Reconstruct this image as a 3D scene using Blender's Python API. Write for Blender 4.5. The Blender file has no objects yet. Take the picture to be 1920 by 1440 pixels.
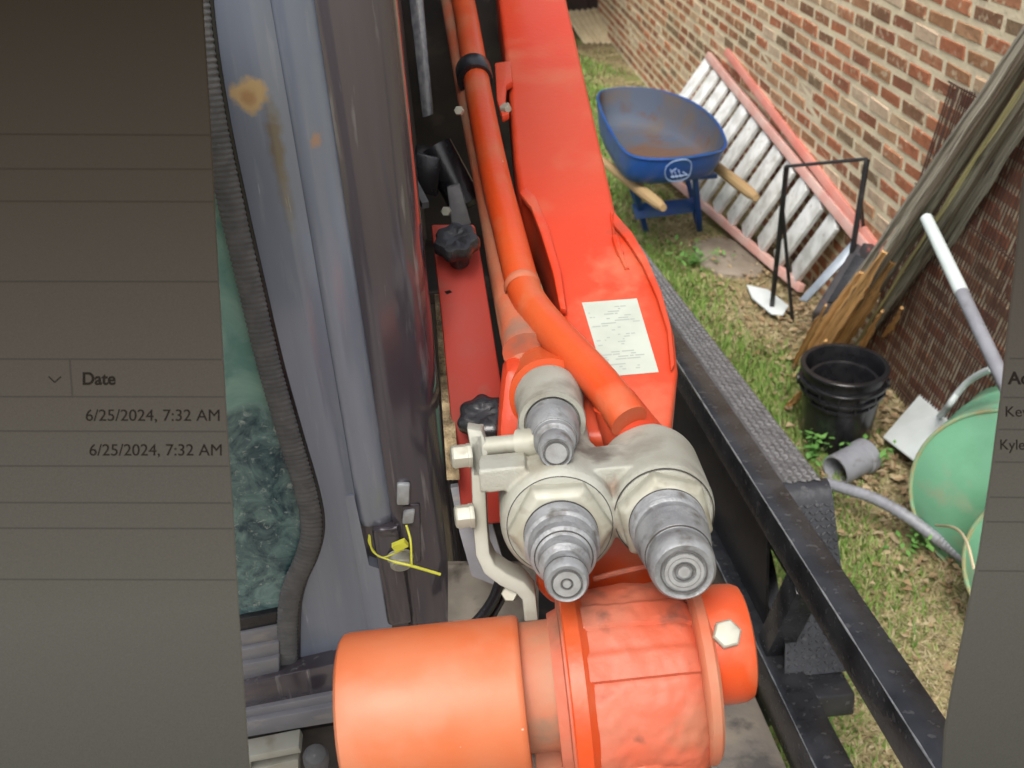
import bpy, bmesh, math, random
import numpy as np
from mathutils import Vector, Matrix

random.seed(7)
rng = np.random.default_rng(7)
S = bpy.context.scene
COL = S.collection

# ------------------------------------------------------------------ camera
FPX = 1925.0                                   # focal length in photo pixels (1920 wide)
R = np.array([[0.99311947, -0.10183488, 0.05782201],
              [-0.10203163, -0.51011798, 0.85403114],
              [-0.05747412, -0.85405462, -0.51699848]])   # columns: image right, image down, view
CAM = np.array([0.0, 0.0, 2.15])
cd = bpy.data.cameras.new('camera')
cam = bpy.data.objects.new('camera', cd)
COL.objects.link(cam)
m = Matrix(((R[0][0], -R[0][1], -R[0][2]), (R[1][0], -R[1][1], -R[1][2]), (R[2][0], -R[2][1], -R[2][2]))).to_4x4()
m.translation = Vector(CAM)
cam.matrix_world = m
cd.sensor_width = 36.0
cd.lens = 36.0 * FPX / 1920
cd.clip_start = 0.02
cd.clip_end = 400
cd.dof.use_dof = True
cd.dof.focus_distance = 1.15
cd.dof.aperture_fstop = 10
S.camera = cam

# ------------------------------------------------------------------ light
w = bpy.data.worlds.new('World')
S.world = w
w.use_nodes = True
nt = w.node_tree
bg = nt.nodes['Background']
sky = nt.nodes.new('ShaderNodeTexSky')
sky.sky_type = 'NISHITA'
sky.sun_disc = False
SUN_EL, SUN_AZ = math.radians(58), math.radians(200)     # azimuth from +Y towards +X
sky.sun_elevation = SUN_EL
sky.sun_rotation = SUN_AZ
sky.air_density = 1.0
sky.dust_density = 6.0
sky.ozone_density = 1.0
hs = nt.nodes.new('ShaderNodeHueSaturation')
hs.inputs['Saturation'].default_value = 0.45
nt.links.new(sky.outputs[0], hs.inputs['Color'])
nt.links.new(hs.outputs[0], bg.inputs[0])
bg.inputs[1].default_value = 0.15
sl = bpy.data.lights.new('sun', 'SUN')
sl.energy = 1.15
sl.angle = math.radians(22)
sl.color = (1.0, 0.96, 0.91)
so = bpy.data.objects.new('sun', sl)
COL.objects.link(so)
sd = Vector((math.sin(SUN_AZ) * math.cos(SUN_EL), math.cos(SUN_AZ) * math.cos(SUN_EL), math.sin(SUN_EL)))
so.rotation_euler = sd.to_track_quat('Z', 'Y').to_euler()
so.location = sd * 30
S.view_settings.view_transform = 'Standard'
S.view_settings.look = 'None'
S.view_settings.exposure = 0.58
S.view_settings.gamma = 1.0
S.view_settings.use_curve_mapping = False

# ------------------------------------------------------------------ geometry helpers
def ray(px, py):
    return R @ np.array([(px - 960) / FPX, (py - 720) / FPX, 1.0])
def P(px, py, dep):
    return Vector(CAM + ray(px, py) * dep)
def G(px, py, z=0.0):
    r = ray(px, py)
    return Vector(CAM + r * ((z - CAM[2]) / r[2]))
WX = 1.685
def W(px, py, off=0.0):
    r = ray(px, py)
    return Vector(CAM + r * ((WX - off) / r[0]))
def YP(px, py, y):
    r = ray(px, py)
    return Vector(CAM + r * (y / r[1]))
def plane_hit(px, py, o, n):
    r = Vector(ray(px, py)); c = Vector(CAM)
    return c + r * ((o - c).dot(n) / r.dot(n))
TV = Vector((.025, .985, -.169)).normalized()           # trailer length axis (it stands nose up)
TX = TV.cross(Vector((0, 0, 1))).normalized()
TZ = TX.cross(TV)
TO = Vector((0.556, 0.808, 1.032))                      # near inner corner of the top rail
def T(x, y, z):
    return TO + TX * x + TV * y + TZ * z

class MB:
    def __init__(s):
        s.v = []; s.f = []
    def add(s, vs, fs):
        b = len(s.v)
        s.v += [Vector(v) for v in vs]
        s.f += [[i + b for i in f] for f in fs]
        return s
    def prism(s, poly, vec):
        n = len(poly); vec = Vector(vec)
        vs = [Vector(p) for p in poly] + [Vector(p) + vec for p in poly]
        fs = [list(range(n))[::-1], list(range(n, 2 * n))]
        fs += [[i, (i + 1) % n, n + (i + 1) % n, n + i] for i in range(n)]
        return s.add(vs, fs)
    def box(s, c, ax, ay, az):                          # centre and three half axes
        c = Vector(c); ax = Vector(ax); ay = Vector(ay); az = Vector(az)
        q = [c - ax - ay - az, c + ax - ay - az, c + ax + ay - az, c - ax + ay - az]
        return s.prism(q, az * 2)
    def abox(s, lo, hi):
        lo = Vector(lo); hi = Vector(hi); h = (hi - lo) / 2
        return s.box((lo + hi) / 2, (h.x, 0, 0), (0, h.y, 0), (0, 0, h.z))
    def bar(s, a, b, wd, th, up=(0, 0, 1)):             # rectangular bar from a to b
        a = Vector(a); b = Vector(b); d = (b - a)
        side = d.cross(Vector(up)).normalized(); u = side.cross(d).normalized()
        return s.box((a + b) / 2, side * wd / 2, d / 2, u * th / 2)
    def tube(s, pts, r, n=16, cap=True):
        pts = [Vector(p) for p in pts]
        rs = r if isinstance(r, (list, tuple)) else [r] * len(pts)
        prev = None; vs = []; fs = []
        for i, p in enumerate(pts):
            t = (pts[min(i + 1, len(pts) - 1)] - pts[max(i - 1, 0)]).normalized()
            if prev is None:
                a = Vector((0, 0, 1)) if abs(t.z) < .9 else Vector((1, 0, 0))
                u = t.cross(a).normalized()
            else:
                u = (prev - t * prev.dot(t)).normalized()
            prev = u; w_ = t.cross(u)
            for k in range(n):
                an = 2 * math.pi * k / n
                vs.append(p + (u * math.cos(an) + w_ * math.sin(an)) * rs[i])
        for i in range(len(pts) - 1):
            for k in range(n):
                fs.append([i * n + k, i * n + (k + 1) % n, (i + 1) * n + (k + 1) % n, (i + 1) * n + k])
        if cap:
            fs.append(list(range(n))[::-1]); fs.append([(len(pts) - 1) * n + k for k in range(n)])
        return s.add(vs, fs)
    def lathe(s, o, axis, prof, n=40, cap0=True, cap1=True, ph=0.0, fn=None):
        o = Vector(o); ax = Vector(axis).normalized()
        a = Vector((0, 0, 1)) if abs(ax.z) < .9 else Vector((1, 0, 0))
        u = ax.cross(a).normalized(); w_ = ax.cross(u)
        vs = []; fs = []
        for (t, r) in prof:
            for k in range(n):
                an = 2 * math.pi * k / n + ph
                rr = r if fn is None else r + fn(t, an)
                vs.append(o + ax * t + (u * math.cos(an) + w_ * math.sin(an)) * rr)
        for i in range(len(prof) - 1):
            for k in range(n):
                fs.append([i * n + k, i * n + (k + 1) % n, (i + 1) * n + (k + 1) % n, (i + 1) * n + k])
        if cap0: fs.append(list(range(n))[::-1])
        if cap1: fs.append([(len(prof) - 1) * n + k for k in range(n)])
        return s.add(vs, fs)
    def hexhead(s, o, axis, r, h):
        return s.lathe(o, axis, [(0, r), (h * .82, r), (h, r * .86)], n=6)

def smooth_path(pts, k=8):
    pts = [Vector(p) for p in pts]
    out = []
    q = [pts[0] * 2 - pts[1]] + pts + [pts[-1] * 2 - pts[-2]]
    for i in range(1, len(q) - 2):
        a, b, c, d = q[i - 1], q[i], q[i + 1], q[i + 2]
        for j in range(k):
            t = j / k
            out.append(.5 * ((2 * b) + (c - a) * t + (2 * a - 5 * b + 4 * c - d) * t * t + (3 * b - a - 3 * c + d) * t ** 3))
    out.append(pts[-1])
    return out

ORIG = {}
def obj(name, mb, material, parent=None, origin=None, bevel=0.0, seg=2, sharp=35, remesh=0.0, sm=8,
        label=None, cat=None, group=None, kind=None, flat=False):
    """link the collected shape as ONE mesh object; children share the origin of their thing"""
    if parent is not None: origin = ORIG[parent.name]
    if origin is None:
        lo = [min(v[i] for v in mb.v) for i in range(3)]; hi = [max(v[i] for v in mb.v) for i in range(3)]
        origin = Vector(((lo[0] + hi[0]) / 2, (lo[1] + hi[1]) / 2, lo[2]))
    origin = Vector(origin)
    me = bpy.data.meshes.new(name)
    me.from_pydata([v - origin for v in mb.v], [], mb.f)
    bm = bmesh.new(); bm.from_mesh(me)
    if not flat:
        bmesh.ops.recalc_face_normals(bm, faces=bm.faces)
    if bevel > 0:
        es = [e for e in bm.edges if len(e.link_faces) == 2 and e.calc_face_angle(0) > math.radians(28)]
        bmesh.ops.bevel(bm, geom=es, offset=bevel, segments=seg, affect='EDGES', profile=.5, clamp_overlap=True)
    bm.to_mesh(me); bm.free()
    me.materials.append(material)
    o = bpy.data.objects.new(name, me)
    COL.objects.link(o)
    if remesh > 0:
        md = o.modifiers.new('remesh', 'REMESH'); md.mode = 'VOXEL'; md.voxel_size = remesh
        ms = o.modifiers.new('smooth', 'SMOOTH'); ms.iterations = sm; ms.factor = .5
        dg = bpy.context.evaluated_depsgraph_get()
        me2 = bpy.data.meshes.new_from_object(o.evaluated_get(dg))
        o.modifiers.clear(); o.data = me2; me = me2
        me.name = name
    if not flat:
        me.shade_smooth()
        me.set_sharp_from_angle(angle=math.radians(sharp if remesh == 0 else 80))
    if parent is not None:
        o.parent = parent
    else:
        o.location = origin
    ORIG[o.name] = origin
    tag(o, label, cat, group, kind)
    return o
def tag(o, label=None, cat=None, group=None, kind=None):
    if label: o['label'] = label
    if cat: o['category'] = cat
    if group: o['group'] = group
    if kind: o['kind'] = kind
def thing(name, loc, label, cat, group=None):
    e = bpy.data.objects.new(name, None)
    COL.objects.link(e)
    e.location = Vector(loc); e.empty_display_size = .05
    ORIG[e.name] = Vector(loc)
    tag(e, label, cat, group)
    return e
def text(name, body, o, xdir, up, size, material, parent, bold=0.0):
    cu = bpy.data.curves.new(name, 'FONT')
    cu.body = body; cu.size = size; cu.extrude = 0.0002; cu.offset = bold
    tmp = bpy.data.objects.new('t', cu); COL.objects.link(tmp)
    dg = bpy.context.evaluated_depsgraph_get()
    me = bpy.data.meshes.new_from_object(tmp.evaluated_get(dg))
    bpy.data.objects.remove(tmp)
    xdir = Vector(xdir).normalized(); n = xdir.cross(Vector(up)).normalized(); up = n.cross(xdir)
    mt = Matrix((xdir, up, n)).transposed().to_4x4()
    mt.translation = Vector(o) - ORIG[parent.name]
    me.transform(mt); me.materials.clear(); me.materials.append(material); me.name = name
    ob = bpy.data.objects.new(name, me); COL.objects.link(ob); ob.parent = parent
    ORIG[ob.name] = ORIG[parent.name]
    return ob

# ------------------------------------------------------------------ materials
def mat(name, col, rough=.5, metal=0.0, col2=None, scale=8.0, lo=.4, hi=.65, bump=0.0, bscale=60.0, dirt=None,
        dscale=14.0, dlo=.55, dhi=.75, stretch=None, coat=0.0, rough2=None, spec=.5, detail=6, damt=1.0, chips=None):
    m_ = bpy.data.materials.new(name); m_.use_nodes = True
    n = m_.node_tree.nodes; l = m_.node_tree.links
    b = n['Principled BSDF']
    b.inputs['Roughness'].default_value = rough
    b.inputs['Metallic'].default_value = metal
    b.inputs['Specular IOR Level'].default_value = spec
    b.inputs['Coat Weight'].default_value = coat
    b.inputs['Coat Roughness'].default_value = .12
    tc = n.new('ShaderNodeTexCoord'); src = tc.outputs['Object']
    if stretch:
        mp = n.new('ShaderNodeMapping'); mp.inputs['Scale'].default_value = stretch
        l.new(src, mp.inputs[0]); src = mp.outputs[0]
    def noise(sc, d=detail, off=0.0):
        t = n.new('ShaderNodeTexNoise'); t.inputs['Scale'].default_value = sc; t.inputs['Detail'].default_value = d
        if off:
            ad = n.new('ShaderNodeVectorMath'); ad.inputs[1].default_value = (off, off * .7, off * 1.3)
            l.new(src, ad.inputs[0]); l.new(ad.outputs[0], t.inputs['Vector'])
        else:
            l.new(src, t.inputs['Vector'])
        return t.outputs['Fac']
    def ramp(x, a, c):
        r = n.new('ShaderNodeMapRange'); r.inputs['From Min'].default_value = a; r.inputs['From Max'].default_value = c
        l.new(x, r.inputs['Value']); return r.outputs[0]
    def mix(f, a, c):
        x = n.new('ShaderNodeMix'); x.data_type = 'RGBA'
        if hasattr(f, 'is_linked'): l.new(f, x.inputs[0])
        else: x.inputs[0].default_value = f
        for i, q in ((6, a), (7, c)):
            if isinstance(q, (tuple, list)): x.inputs[i].default_value = (*q[:3], 1)
            else: l.new(q, x.inputs[i])
        return x.outputs[2]
    cur = tuple(col)
    if col2 is not None:
        cur = mix(ramp(noise(scale), lo, hi), cur, tuple(col2))
    if dirt is not None:
        f = ramp(noise(dscale, 8, 3.7), dlo, dhi)
        if damt != 1.0:
            mm = n.new('ShaderNodeMath'); mm.operation = 'MULTIPLY'; mm.inputs[1].default_value = damt
            l.new(f, mm.inputs[0]); f = mm.outputs[0]
        cur = mix(f, cur, tuple(dirt))
        rr = n.new('ShaderNodeMapRange'); rr.inputs['To Min'].default_value = rough; rr.inputs['To Max'].default_value = min(1, rough + .35)
        l.new(f, rr.inputs['Value']); l.new(rr.outputs[0], b.inputs['Roughness'])
    if chips is not None:                                  # small flakes and scratches in the paint
        vo = n.new('ShaderNodeTexVoronoi'); vo.inputs['Scale'].default_value = chips[1]
        wob = n.new('ShaderNodeTexNoise'); wob.inputs['Scale'].default_value = chips[1] * 4; l.new(src, wob.inputs['Vector'])
        va = n.new('ShaderNodeVectorMath'); va.operation = 'MULTIPLY_ADD'; va.inputs[1].default_value = (.010,) * 3
        l.new(wob.outputs['Color'], va.inputs[0]); l.new(src, va.inputs[2]); l.new(va.outputs[0], vo.inputs['Vector'])
        sp_c = n.new('ShaderNodeSeparateColor'); l.new(vo.outputs['Color'], sp_c.inputs[0])
        r0 = n.new('ShaderNodeMapRange'); r0.inputs['From Min'].default_value = chips[2]; r0.inputs['From Max'].default_value = 1; r0.inputs['To Max'].default_value = .10
        l.new(sp_c.outputs[0], r0.inputs['Value'])
        lt_ = n.new('ShaderNodeMath'); lt_.operation = 'LESS_THAN'; l.new(vo.outputs['Distance'], lt_.inputs[0]); l.new(r0.outputs[0], lt_.inputs[1])
        cur = mix(lt_.outputs[0], cur, tuple(chips[0]))
    if isinstance(cur, tuple): b.inputs['Base Color'].default_value = (*cur, 1)
    else: l.new(cur, b.inputs['Base Color'])
    if bump > 0:
        bp = n.new('ShaderNodeBump'); bp.inputs['Strength'].default_value = 1.0; bp.inputs['Distance'].default_value = bump
        l.new(noise(bscale, 5, 1.3), bp.inputs['Height']); l.new(bp.outputs[0], b.inputs['Normal'])
    m_['mix'] = 0
    return m_

M = {}
M['orange'] = mat('orange_paint', (.58, .060, .010), .36, col2=(.52, .09, .025), scale=9, dirt=(.44, .20, .10), dscale=16, dlo=.54, dhi=.80, bump=.0004, bscale=140, damt=.6, chips=((.62, .42, .30), 42, .80))
M['orange_red'] = mat('orange_red_paint', (.58, .047, .013), .40, col2=(.55, .062, .022), scale=5, dirt=(.50, .17, .09), dscale=9, dlo=.54, dhi=.8, bump=.0004, bscale=120, damt=.6, chips=((.60, .30, .22), 26, .86))
M['orange_cast'] = mat('orange_cast_paint', (.50, .10, .048), .55, col2=(.46, .15, .09), scale=14, dirt=(.13, .06, .04), dscale=30, dlo=.60, dhi=.72, bump=.0014, bscale=60, damt=.7)
M['orange_dusty'] = mat('orange_dusty_paint', (.48, .115, .05), .6, col2=(.42, .19, .11), scale=10, dirt=(.33, .22, .14), dscale=9, dlo=.5, dhi=.75, bump=.0006, bscale=120, damt=.6)
M['orange_drum'] = mat('orange_drum_paint', (.52, .100, .022), .46, col2=(.52, .155, .065), scale=5, lo=.40, hi=.62, dirt=(.50, .25, .16), dscale=11, dlo=.50, dhi=.8, bump=.0002, bscale=120, damt=.6, chips=((.62, .42, .30), 40, .72))
M['latch'] = mat('latch_red_paint', (.235, .020, .011), .6, col2=(.21, .03, .02), scale=14, dirt=(.17, .09, .07), dscale=16, dlo=.58, dhi=.8, spec=.2)
M['cast_alu'] = mat('zinc_cast_metal', (.37, .375, .325), .62, .08, col2=(.29, .285, .235), scale=12, lo=.38, hi=.66, dirt=(.13, .11, .08), dscale=15, dlo=.53, dhi=.74, bump=.0007, bscale=380, damt=.7, spec=.4)
M['zinc'] = mat('zinc_plated_steel', (.40, .40, .335), .5, .2, col2=(.33, .32, .25), scale=30, dirt=(.19, .165, .11), dscale=40, dlo=.55, dhi=.78)
M['strap'] = mat('beige_zinc_strap', (.35, .35, .30), .55, .15, col2=(.29, .28, .225), scale=18, dirt=(.22, .19, .14), dscale=25, dlo=.58, dhi=.8)
M['steel'] = mat('worn_coupler_steel', (.31, .32, .325), .5, .35, col2=(.22, .225, .23), scale=45, dirt=(.12, .115, .105), dscale=55, dlo=.54, dhi=.72, bump=.0007, bscale=420)
M['steel_face'] = mat('coupler_face_steel', (.33, .335, .33), .6, .25, col2=(.25, .25, .245), scale=90, bump=.0003, bscale=500)
M['ring_grey'] = mat('dark_ring_steel', (.075, .073, .07), .6, col2=(.12, .115, .11), scale=80)
M['black'] = mat('black_paint', (.012, .012, .013), .32, col2=(.022, .021, .022), scale=10, dirt=(.12, .11, .10), dscale=22, dlo=.60, dhi=.80, bump=.0003, bscale=200, damt=.6)
M['black_worn'] = mat('black_worn_paint', (.016, .017, .020), .26, col2=(.04, .042, .047), scale=12, dirt=(.20, .20, .19), dscale=60, dlo=.62, dhi=.78, bump=.0008, bscale=90, damt=.45)
M['black_plastic'] = mat('black_plastic', (.012, .012, .014), .27, col2=(.02, .02, .022), scale=30, bump=.0003, bscale=300)
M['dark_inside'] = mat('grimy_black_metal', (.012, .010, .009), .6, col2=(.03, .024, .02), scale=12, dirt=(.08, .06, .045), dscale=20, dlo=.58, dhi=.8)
M['rubber'] = mat('ribbed_rubber', (.085, .086, .088), .65, col2=(.115, .115, .115), scale=60, dirt=(.24, .235, .225), dscale=120, dlo=.64, dhi=.8, damt=.6)
M['sill'] = mat('grey_sill_metal', (.17, .17, .185), .4, .2, col2=(.22, .22, .235), scale=18, dirt=(.36, .32, .27), dscale=60, dlo=.58, dhi=.75, damt=.6, stretch=(.4, 1, 1))
M['grey_plastic'] = mat('grey_clear_strip', (.10, .10, .11), .25, col2=(.18, .18, .18), scale=40, stretch=(3, 3, .2))
M['white_print'] = mat('white_decal', (.46, .50, .43), .55, col2=(.42, .46, .39), scale=25)
M['grey_print'] = mat('grey_print', (.34, .38, .34), .6)
M['yellow'] = mat('yellow_plastic', (.62, .62, .06), .45)
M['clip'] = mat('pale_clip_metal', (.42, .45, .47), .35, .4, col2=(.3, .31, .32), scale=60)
M['blue'] = mat('blue_paint', (.012, .070, .29), .42, col2=(.016, .075, .20), scale=9, dirt=(.09, .12, .15), dscale=14, dlo=.58, dhi=.8)
M['tray_in'] = mat('worn_blue_tray_inside', (.065, .085, .125), .7, col2=(.10, .085, .08), scale=6, lo=.42, hi=.62, dirt=(.11, .06, .038), dscale=9, dlo=.56, dhi=.72)
M['pale_blue'] = mat('pale_blue_print', (.30, .42, .66), .5)
M['handle_wood'] = mat('pale_handle_wood', (.38, .27, .13), .6, col2=(.38, .25, .12), scale=30, stretch=(1, .1, 1))
M['ladder_pink'] = mat('faded_pink_fibreglass', (.62, .34, .29), .55, col2=(.66, .46, .40), scale=8)
M['ladder_salmon'] = mat('salmon_fibreglass', (.66, .22, .17), .5, col2=(.66, .30, .24), scale=6)
M['ladder_white'] = mat('white_rung_metal', (.82, .84, .82), .45, col2=(.56, .57, .54), scale=14, dirt=(.36, .33, .27), dscale=22, dlo=.6, dhi=.8)
M['wood_grey'] = mat('weathered_grey_wood', (.46, .43, .35), .85, col2=(.20, .18, .14), scale=150, lo=.36, hi=.66, stretch=(1, 1, .022), bump=.006, bscale=170, dirt=(.07, .06, .045), dscale=170, dlo=.60, dhi=.68)
M['wood_orange'] = mat('split_orange_wood', (.78, .45, .17), .8, col2=(.50, .28, .11), scale=150, lo=.4, hi=.62, stretch=(1, 1, .022), bump=.006, bscale=170, dirt=(.16, .10, .06), dscale=170, dlo=.58, dhi=.68)
M['wood_pale'] = mat('pale_grey_wood', (.64, .60, .49), .85, col2=(.34, .31, .24), scale=150, lo=.36, hi=.66, stretch=(1, 1, .022), bump=.006, bscale=170, dirt=(.12, .10, .075), dscale=170, dlo=.60, dhi=.68)
M['wood_brown'] = mat('brown_grey_wood', (.17, .13, .09), .85, col2=(.30, .26, .20), scale=150, stretch=(1, 1, .022), bump=.006, bscale=170)
M['wood_yellow'] = mat('lichen_yellow_wood', (.60, .55, .28), .8, col2=(.36, .32, .17), scale=150, stretch=(1, 1, .022))
M['reed'] = mat('dark_brown_reed', (.085, .04, .03), .7, col2=(.14, .075, .055), scale=18, stretch=(1, 1, .2))
M['pvc_white'] = mat('white_pvc', (.66, .74, .72), .4, col2=(.58, .66, .64), scale=10)
M['pvc_grey'] = mat('grey_pipe', (.28, .29, .32), .45, col2=(.22, .225, .25), scale=16, dirt=(.15, .13, .11), dscale=30, dlo=.58, dhi=.8)
M['plate'] = mat('white_plate_paint', (.68, .74, .74), .5, col2=(.60, .65, .64), scale=10)
M['green'] = mat('green_enamel', (.20, .48, .30), .5, col2=(.13, .35, .20), scale=4, dirt=(.30, .42, .27), dscale=10, dlo=.55, dhi=.72, bump=.0008, bscale=60)
M['green_rim'] = mat('rusty_green_rim', (.36, .33, .17), .6, col2=(.25, .42, .25), scale=30)
M['stone'] = mat('brown_stone', (.27, .23, .18), .85, col2=(.20, .165, .125), scale=10, bump=.006, bscale=30)
M['tan_board'] = mat('tan_board', (.68, .58, .38), .7, col2=(.58, .48, .30), scale=12)
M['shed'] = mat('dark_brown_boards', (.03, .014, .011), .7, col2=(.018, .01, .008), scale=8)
M['mortar'] = mat('cream_mortar', (.80, .70, .48), .9, col2=(.72, .63, .45), scale=9, dirt=(.50, .42, .28), dscale=5, dlo=.56, dhi=.8, bump=.003, bscale=60)
M['flash'] = mat('grey_flashing', (.33, .38, .43), .35, .5, col2=(.24, .27, .3), scale=15)
M['charcoal'] = mat('charcoal_bin_plastic', (.03, .03, .034), .5, col2=(.06, .05, .05), scale=20, dirt=(.20, .06, .05), dscale=25, dlo=.62, dhi=.7)
M['dusty_steel'] = mat('dusty_dark_steel', (.10, .088, .075), .8, col2=(.19, .17, .14), scale=16, dirt=(.04, .036, .03), dscale=25, dlo=.55, dhi=.7)
M['deck_wood'] = mat('muddy_deck_wood', (.33, .28, .22), .8, col2=(.21, .19, .17), scale=9, dirt=(.12, .11, .10), dscale=14, dlo=.55, dhi=.66, bump=.002, bscale=60)
M['leaf'] = mat('weed_leaf', (.10, .25, .05), .6, col2=(.16, .34, .08), scale=10)

def add_stain(m_, c, rad, colour, inner=.5, amt=1.0, nscale=60):
    n = m_.node_tree.nodes; l = m_.node_tree.links; b = n['Principled BSDF']
    cur = b.inputs['Base Color'].links[0].from_socket
    ge = n.new('ShaderNodeNewGeometry')
    nz = n.new('ShaderNodeTexNoise'); nz.inputs['Scale'].default_value = nscale; nz.inputs['Detail'].default_value = 7
    l.new(ge.outputs['Position'], nz.inputs['Vector'])
    sb = n.new('ShaderNodeVectorMath'); sb.operation = 'DISTANCE'; sb.inputs[1].default_value = c
    l.new(ge.outputs['Position'], sb.inputs[0])
    ad = n.new('ShaderNodeMath'); ad.operation = 'MULTIPLY_ADD'; ad.inputs[1].default_value = rad * 1.6
    l.new(nz.outputs['Fac'], ad.inputs[0]); l.new(sb.outputs['Value'], ad.inputs[2])
    mr = n.new('ShaderNodeMapRange'); mr.inputs['From Min'].default_value = rad * 1.8; mr.inputs['From Max'].default_value = rad * (1.8 - inner)
    mr.inputs['To Max'].default_value = amt
    l.new(ad.outputs[0], mr.inputs['Value'])
    mx = n.new('ShaderNodeMix'); mx.data_type = 'RGBA'; mx.inputs[7].default_value = (*colour, 1)
    l.new(mr.outputs[0], mx.inputs[0]); l.new(cur, mx.inputs[6]); l.new(mx.outputs[2], b.inputs['Base Color'])
for (x, y, d_, r_, c_, a_) in ((1118, 850, 1.0, .030, (.10, .085, .07), .85), (1135, 925, .98, .026, (.20, .12, .075), .8), (1092, 815, 1.02, .020, (.13, .115, .09), .7), (948, 880, 1.0, .022, (.30, .22, .12), .7), (1010, 890, .97, .03, (.27, .22, .14), .5),
                            (1200, 800, 1.08, .022, (.24, .19, .12), .6), (1150, 985, .97, .016, (.15, .11, .08), .7), (930, 905, 1.0, .02, (.12, .10, .08), .6)):
    add_stain(M['cast_alu'], P(x, y, d_), r_, c_, .7, a_)
for (x, y, d_, r_, c_, a_) in ((1050, 1170, .93, .030, (.16, .085, .05), .6), (1275, 1130, .90, .024, (.07, .045, .035), .8), (1290, 1170, .88, .018, (.09, .05, .04), .7), (1250, 1105, .90, .02, (.10, .05, .035), .6), (1120, 1085, .95, .02, (.08, .045, .03), .6), (1310, 1360, .88, .03, (.30, .13, .07), .6)):
    add_stain(M['orange_cast'], P(x, y, d_), r_, c_, .6, a_)
for (x, y, d_, r_, c_, a_) in ((970, 620, 1.16, .03, (.22, .14, .10), .8), (1010, 1160, .92, .03, (.30, .18, .10), .7), (1025, 1400, .90, .03, (.20, .15, .10), .8)):
    add_stain(M['orange_dusty'], P(x, y, d_), r_, c_, .7, a_)
for (x, y, d_, r_, c_, a_) in ((1170, 500, 1.28, .05, (.56, .19, .10), .5), (1140, 560, 1.2, .06, (.58, .17, .09), .5), (1010, 370, 1.35, .02, (.30, .12, .08), .6), (1210, 760, 1.1, .05, (.56, .16, .08), .5), (1165, 430, 1.33, .02, (.30, .06, .03), .6)):
    add_stain(M['orange_red'], P(x, y, d_), r_, c_, .9, a_)

# per-object / per-island variation (bricks, grass)
def varied(name, cols, rough=.85, smear=None, bump=.003, bscale=70, noise_amt=.35):
    m_ = bpy.data.materials.new(name); m_.use_nodes = True
    n = m_.node_tree.nodes; l = m_.node_tree.links; b = n['Principled BSDF']
    b.inputs['Roughness'].default_value = rough; b.inputs['Specular IOR Level'].default_value = .25
    oi = n.new('ShaderNodeObjectInfo'); ge = n.new('ShaderNodeNewGeometry')
    ad = n.new('ShaderNodeMath'); ad.operation = 'ADD'
    l.new(oi.outputs['Random'], ad.inputs[0]); l.new(ge.outputs['Random Per Island'], ad.inputs[1])
    fr = n.new('ShaderNodeMath'); fr.operation = 'FRACT'; l.new(ad.outputs[0], fr.inputs[0])
    cr = n.new('ShaderNodeValToRGB'); cr.color_ramp.interpolation = 'CONSTANT'
    e = cr.color_ramp.elements
    while len(e) < len(cols): e.new(.5)
    for i, c in enumerate(cols):
        e[i].position = i / len(cols); e[i].color = (*c, 1)
    l.new(fr.outputs[0], cr.inputs[0])
    tn = n.new('ShaderNodeTexNoise'); tn.inputs['Scale'].default_value = 22; tn.inputs['Detail'].default_value = 6
    l.new(ge.outputs['Position'], tn.inputs['Vector'])
    mr = n.new('ShaderNodeMapRange'); mr.inputs['To Min'].default_value = 1 - noise_amt; mr.inputs['To Max'].default_value = 1 + noise_amt
    l.new(tn.outputs['Fac'], mr.inputs['Value'])
    mx = n.new('ShaderNodeMix'); mx.data_type = 'RGBA'; mx.blend_type = 'MULTIPLY'; mx.inputs[0].default_value = 1
    l.new(cr.outputs[0], mx.inputs[6]); l.new(mr.outputs[0], mx.inputs[7])
    out = mx.outputs[2]
    if smear:
        t2 = n.new('ShaderNodeTexNoise'); t2.inputs['Scale'].default_value = 34; t2.inputs['Detail'].default_value = 7
        l.new(ge.outputs['Position'], t2.inputs['Vector'])
        r2 = n.new('ShaderNodeMapRange'); r2.inputs['From Min'].default_value = .56; r2.inputs['From Max'].default_value = .72
        r2.inputs['To Max'].default_value = .8
        l.new(t2.outputs['Fac'], r2.inputs['Value'])
        m2 = n.new('ShaderNodeMix'); m2.data_type = 'RGBA'; m2.inputs[7].default_value = (*smear, 1)
        l.new(r2.outputs[0], m2.inputs[0]); l.new(out, m2.inputs[6]); out = m2.outputs[2]
    l.new(out, b.inputs['Base Color'])
    if bump:
        bp = n.new('ShaderNodeBump'); bp.inputs['Distance'].default_value = bump; bp.inputs['Strength'].default_value = 1
        t3 = n.new('ShaderNodeTexNoise'); t3.inputs['Scale'].default_value = bscale; t3.inputs['Detail'].default_value = 4
        l.new(ge.outputs['Position'], t3.inputs['Vector']); l.new(t3.outputs['Fac'], bp.inputs['Height']); l.new(bp.outputs[0], b.inputs['Normal'])
    return m_
BR = [(.42, .16, .085), (.33, .155, .085), (.46, .19, .10), (.25, .135, .08), (.40, .21, .115), (.24, .165, .10),
      (.44, .25, .14), (.29, .12, .07), (.36, .19, .10), (.50, .35, .22), (.38, .145, .075), (.58, .44, .31), (.43, .20, .11)]
M['brick'] = varied('mixed_brick', BR, smear=(.64, .55, .38))
M['litter'] = varied('dry_leaf', [(.42, .33, .20), (.34, .24, .13), (.26, .17, .09), (.38, .31, .19), (.30, .21, .12)], rough=.8, bump=0)
M['grass'] = varied('grass_blades', [(.15, .26, .045), (.20, .30, .07), (.11, .22, .045), (.30, .33, .13), (.18, .29, .06)], rough=.6, bump=0, noise_amt=.3)
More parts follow.
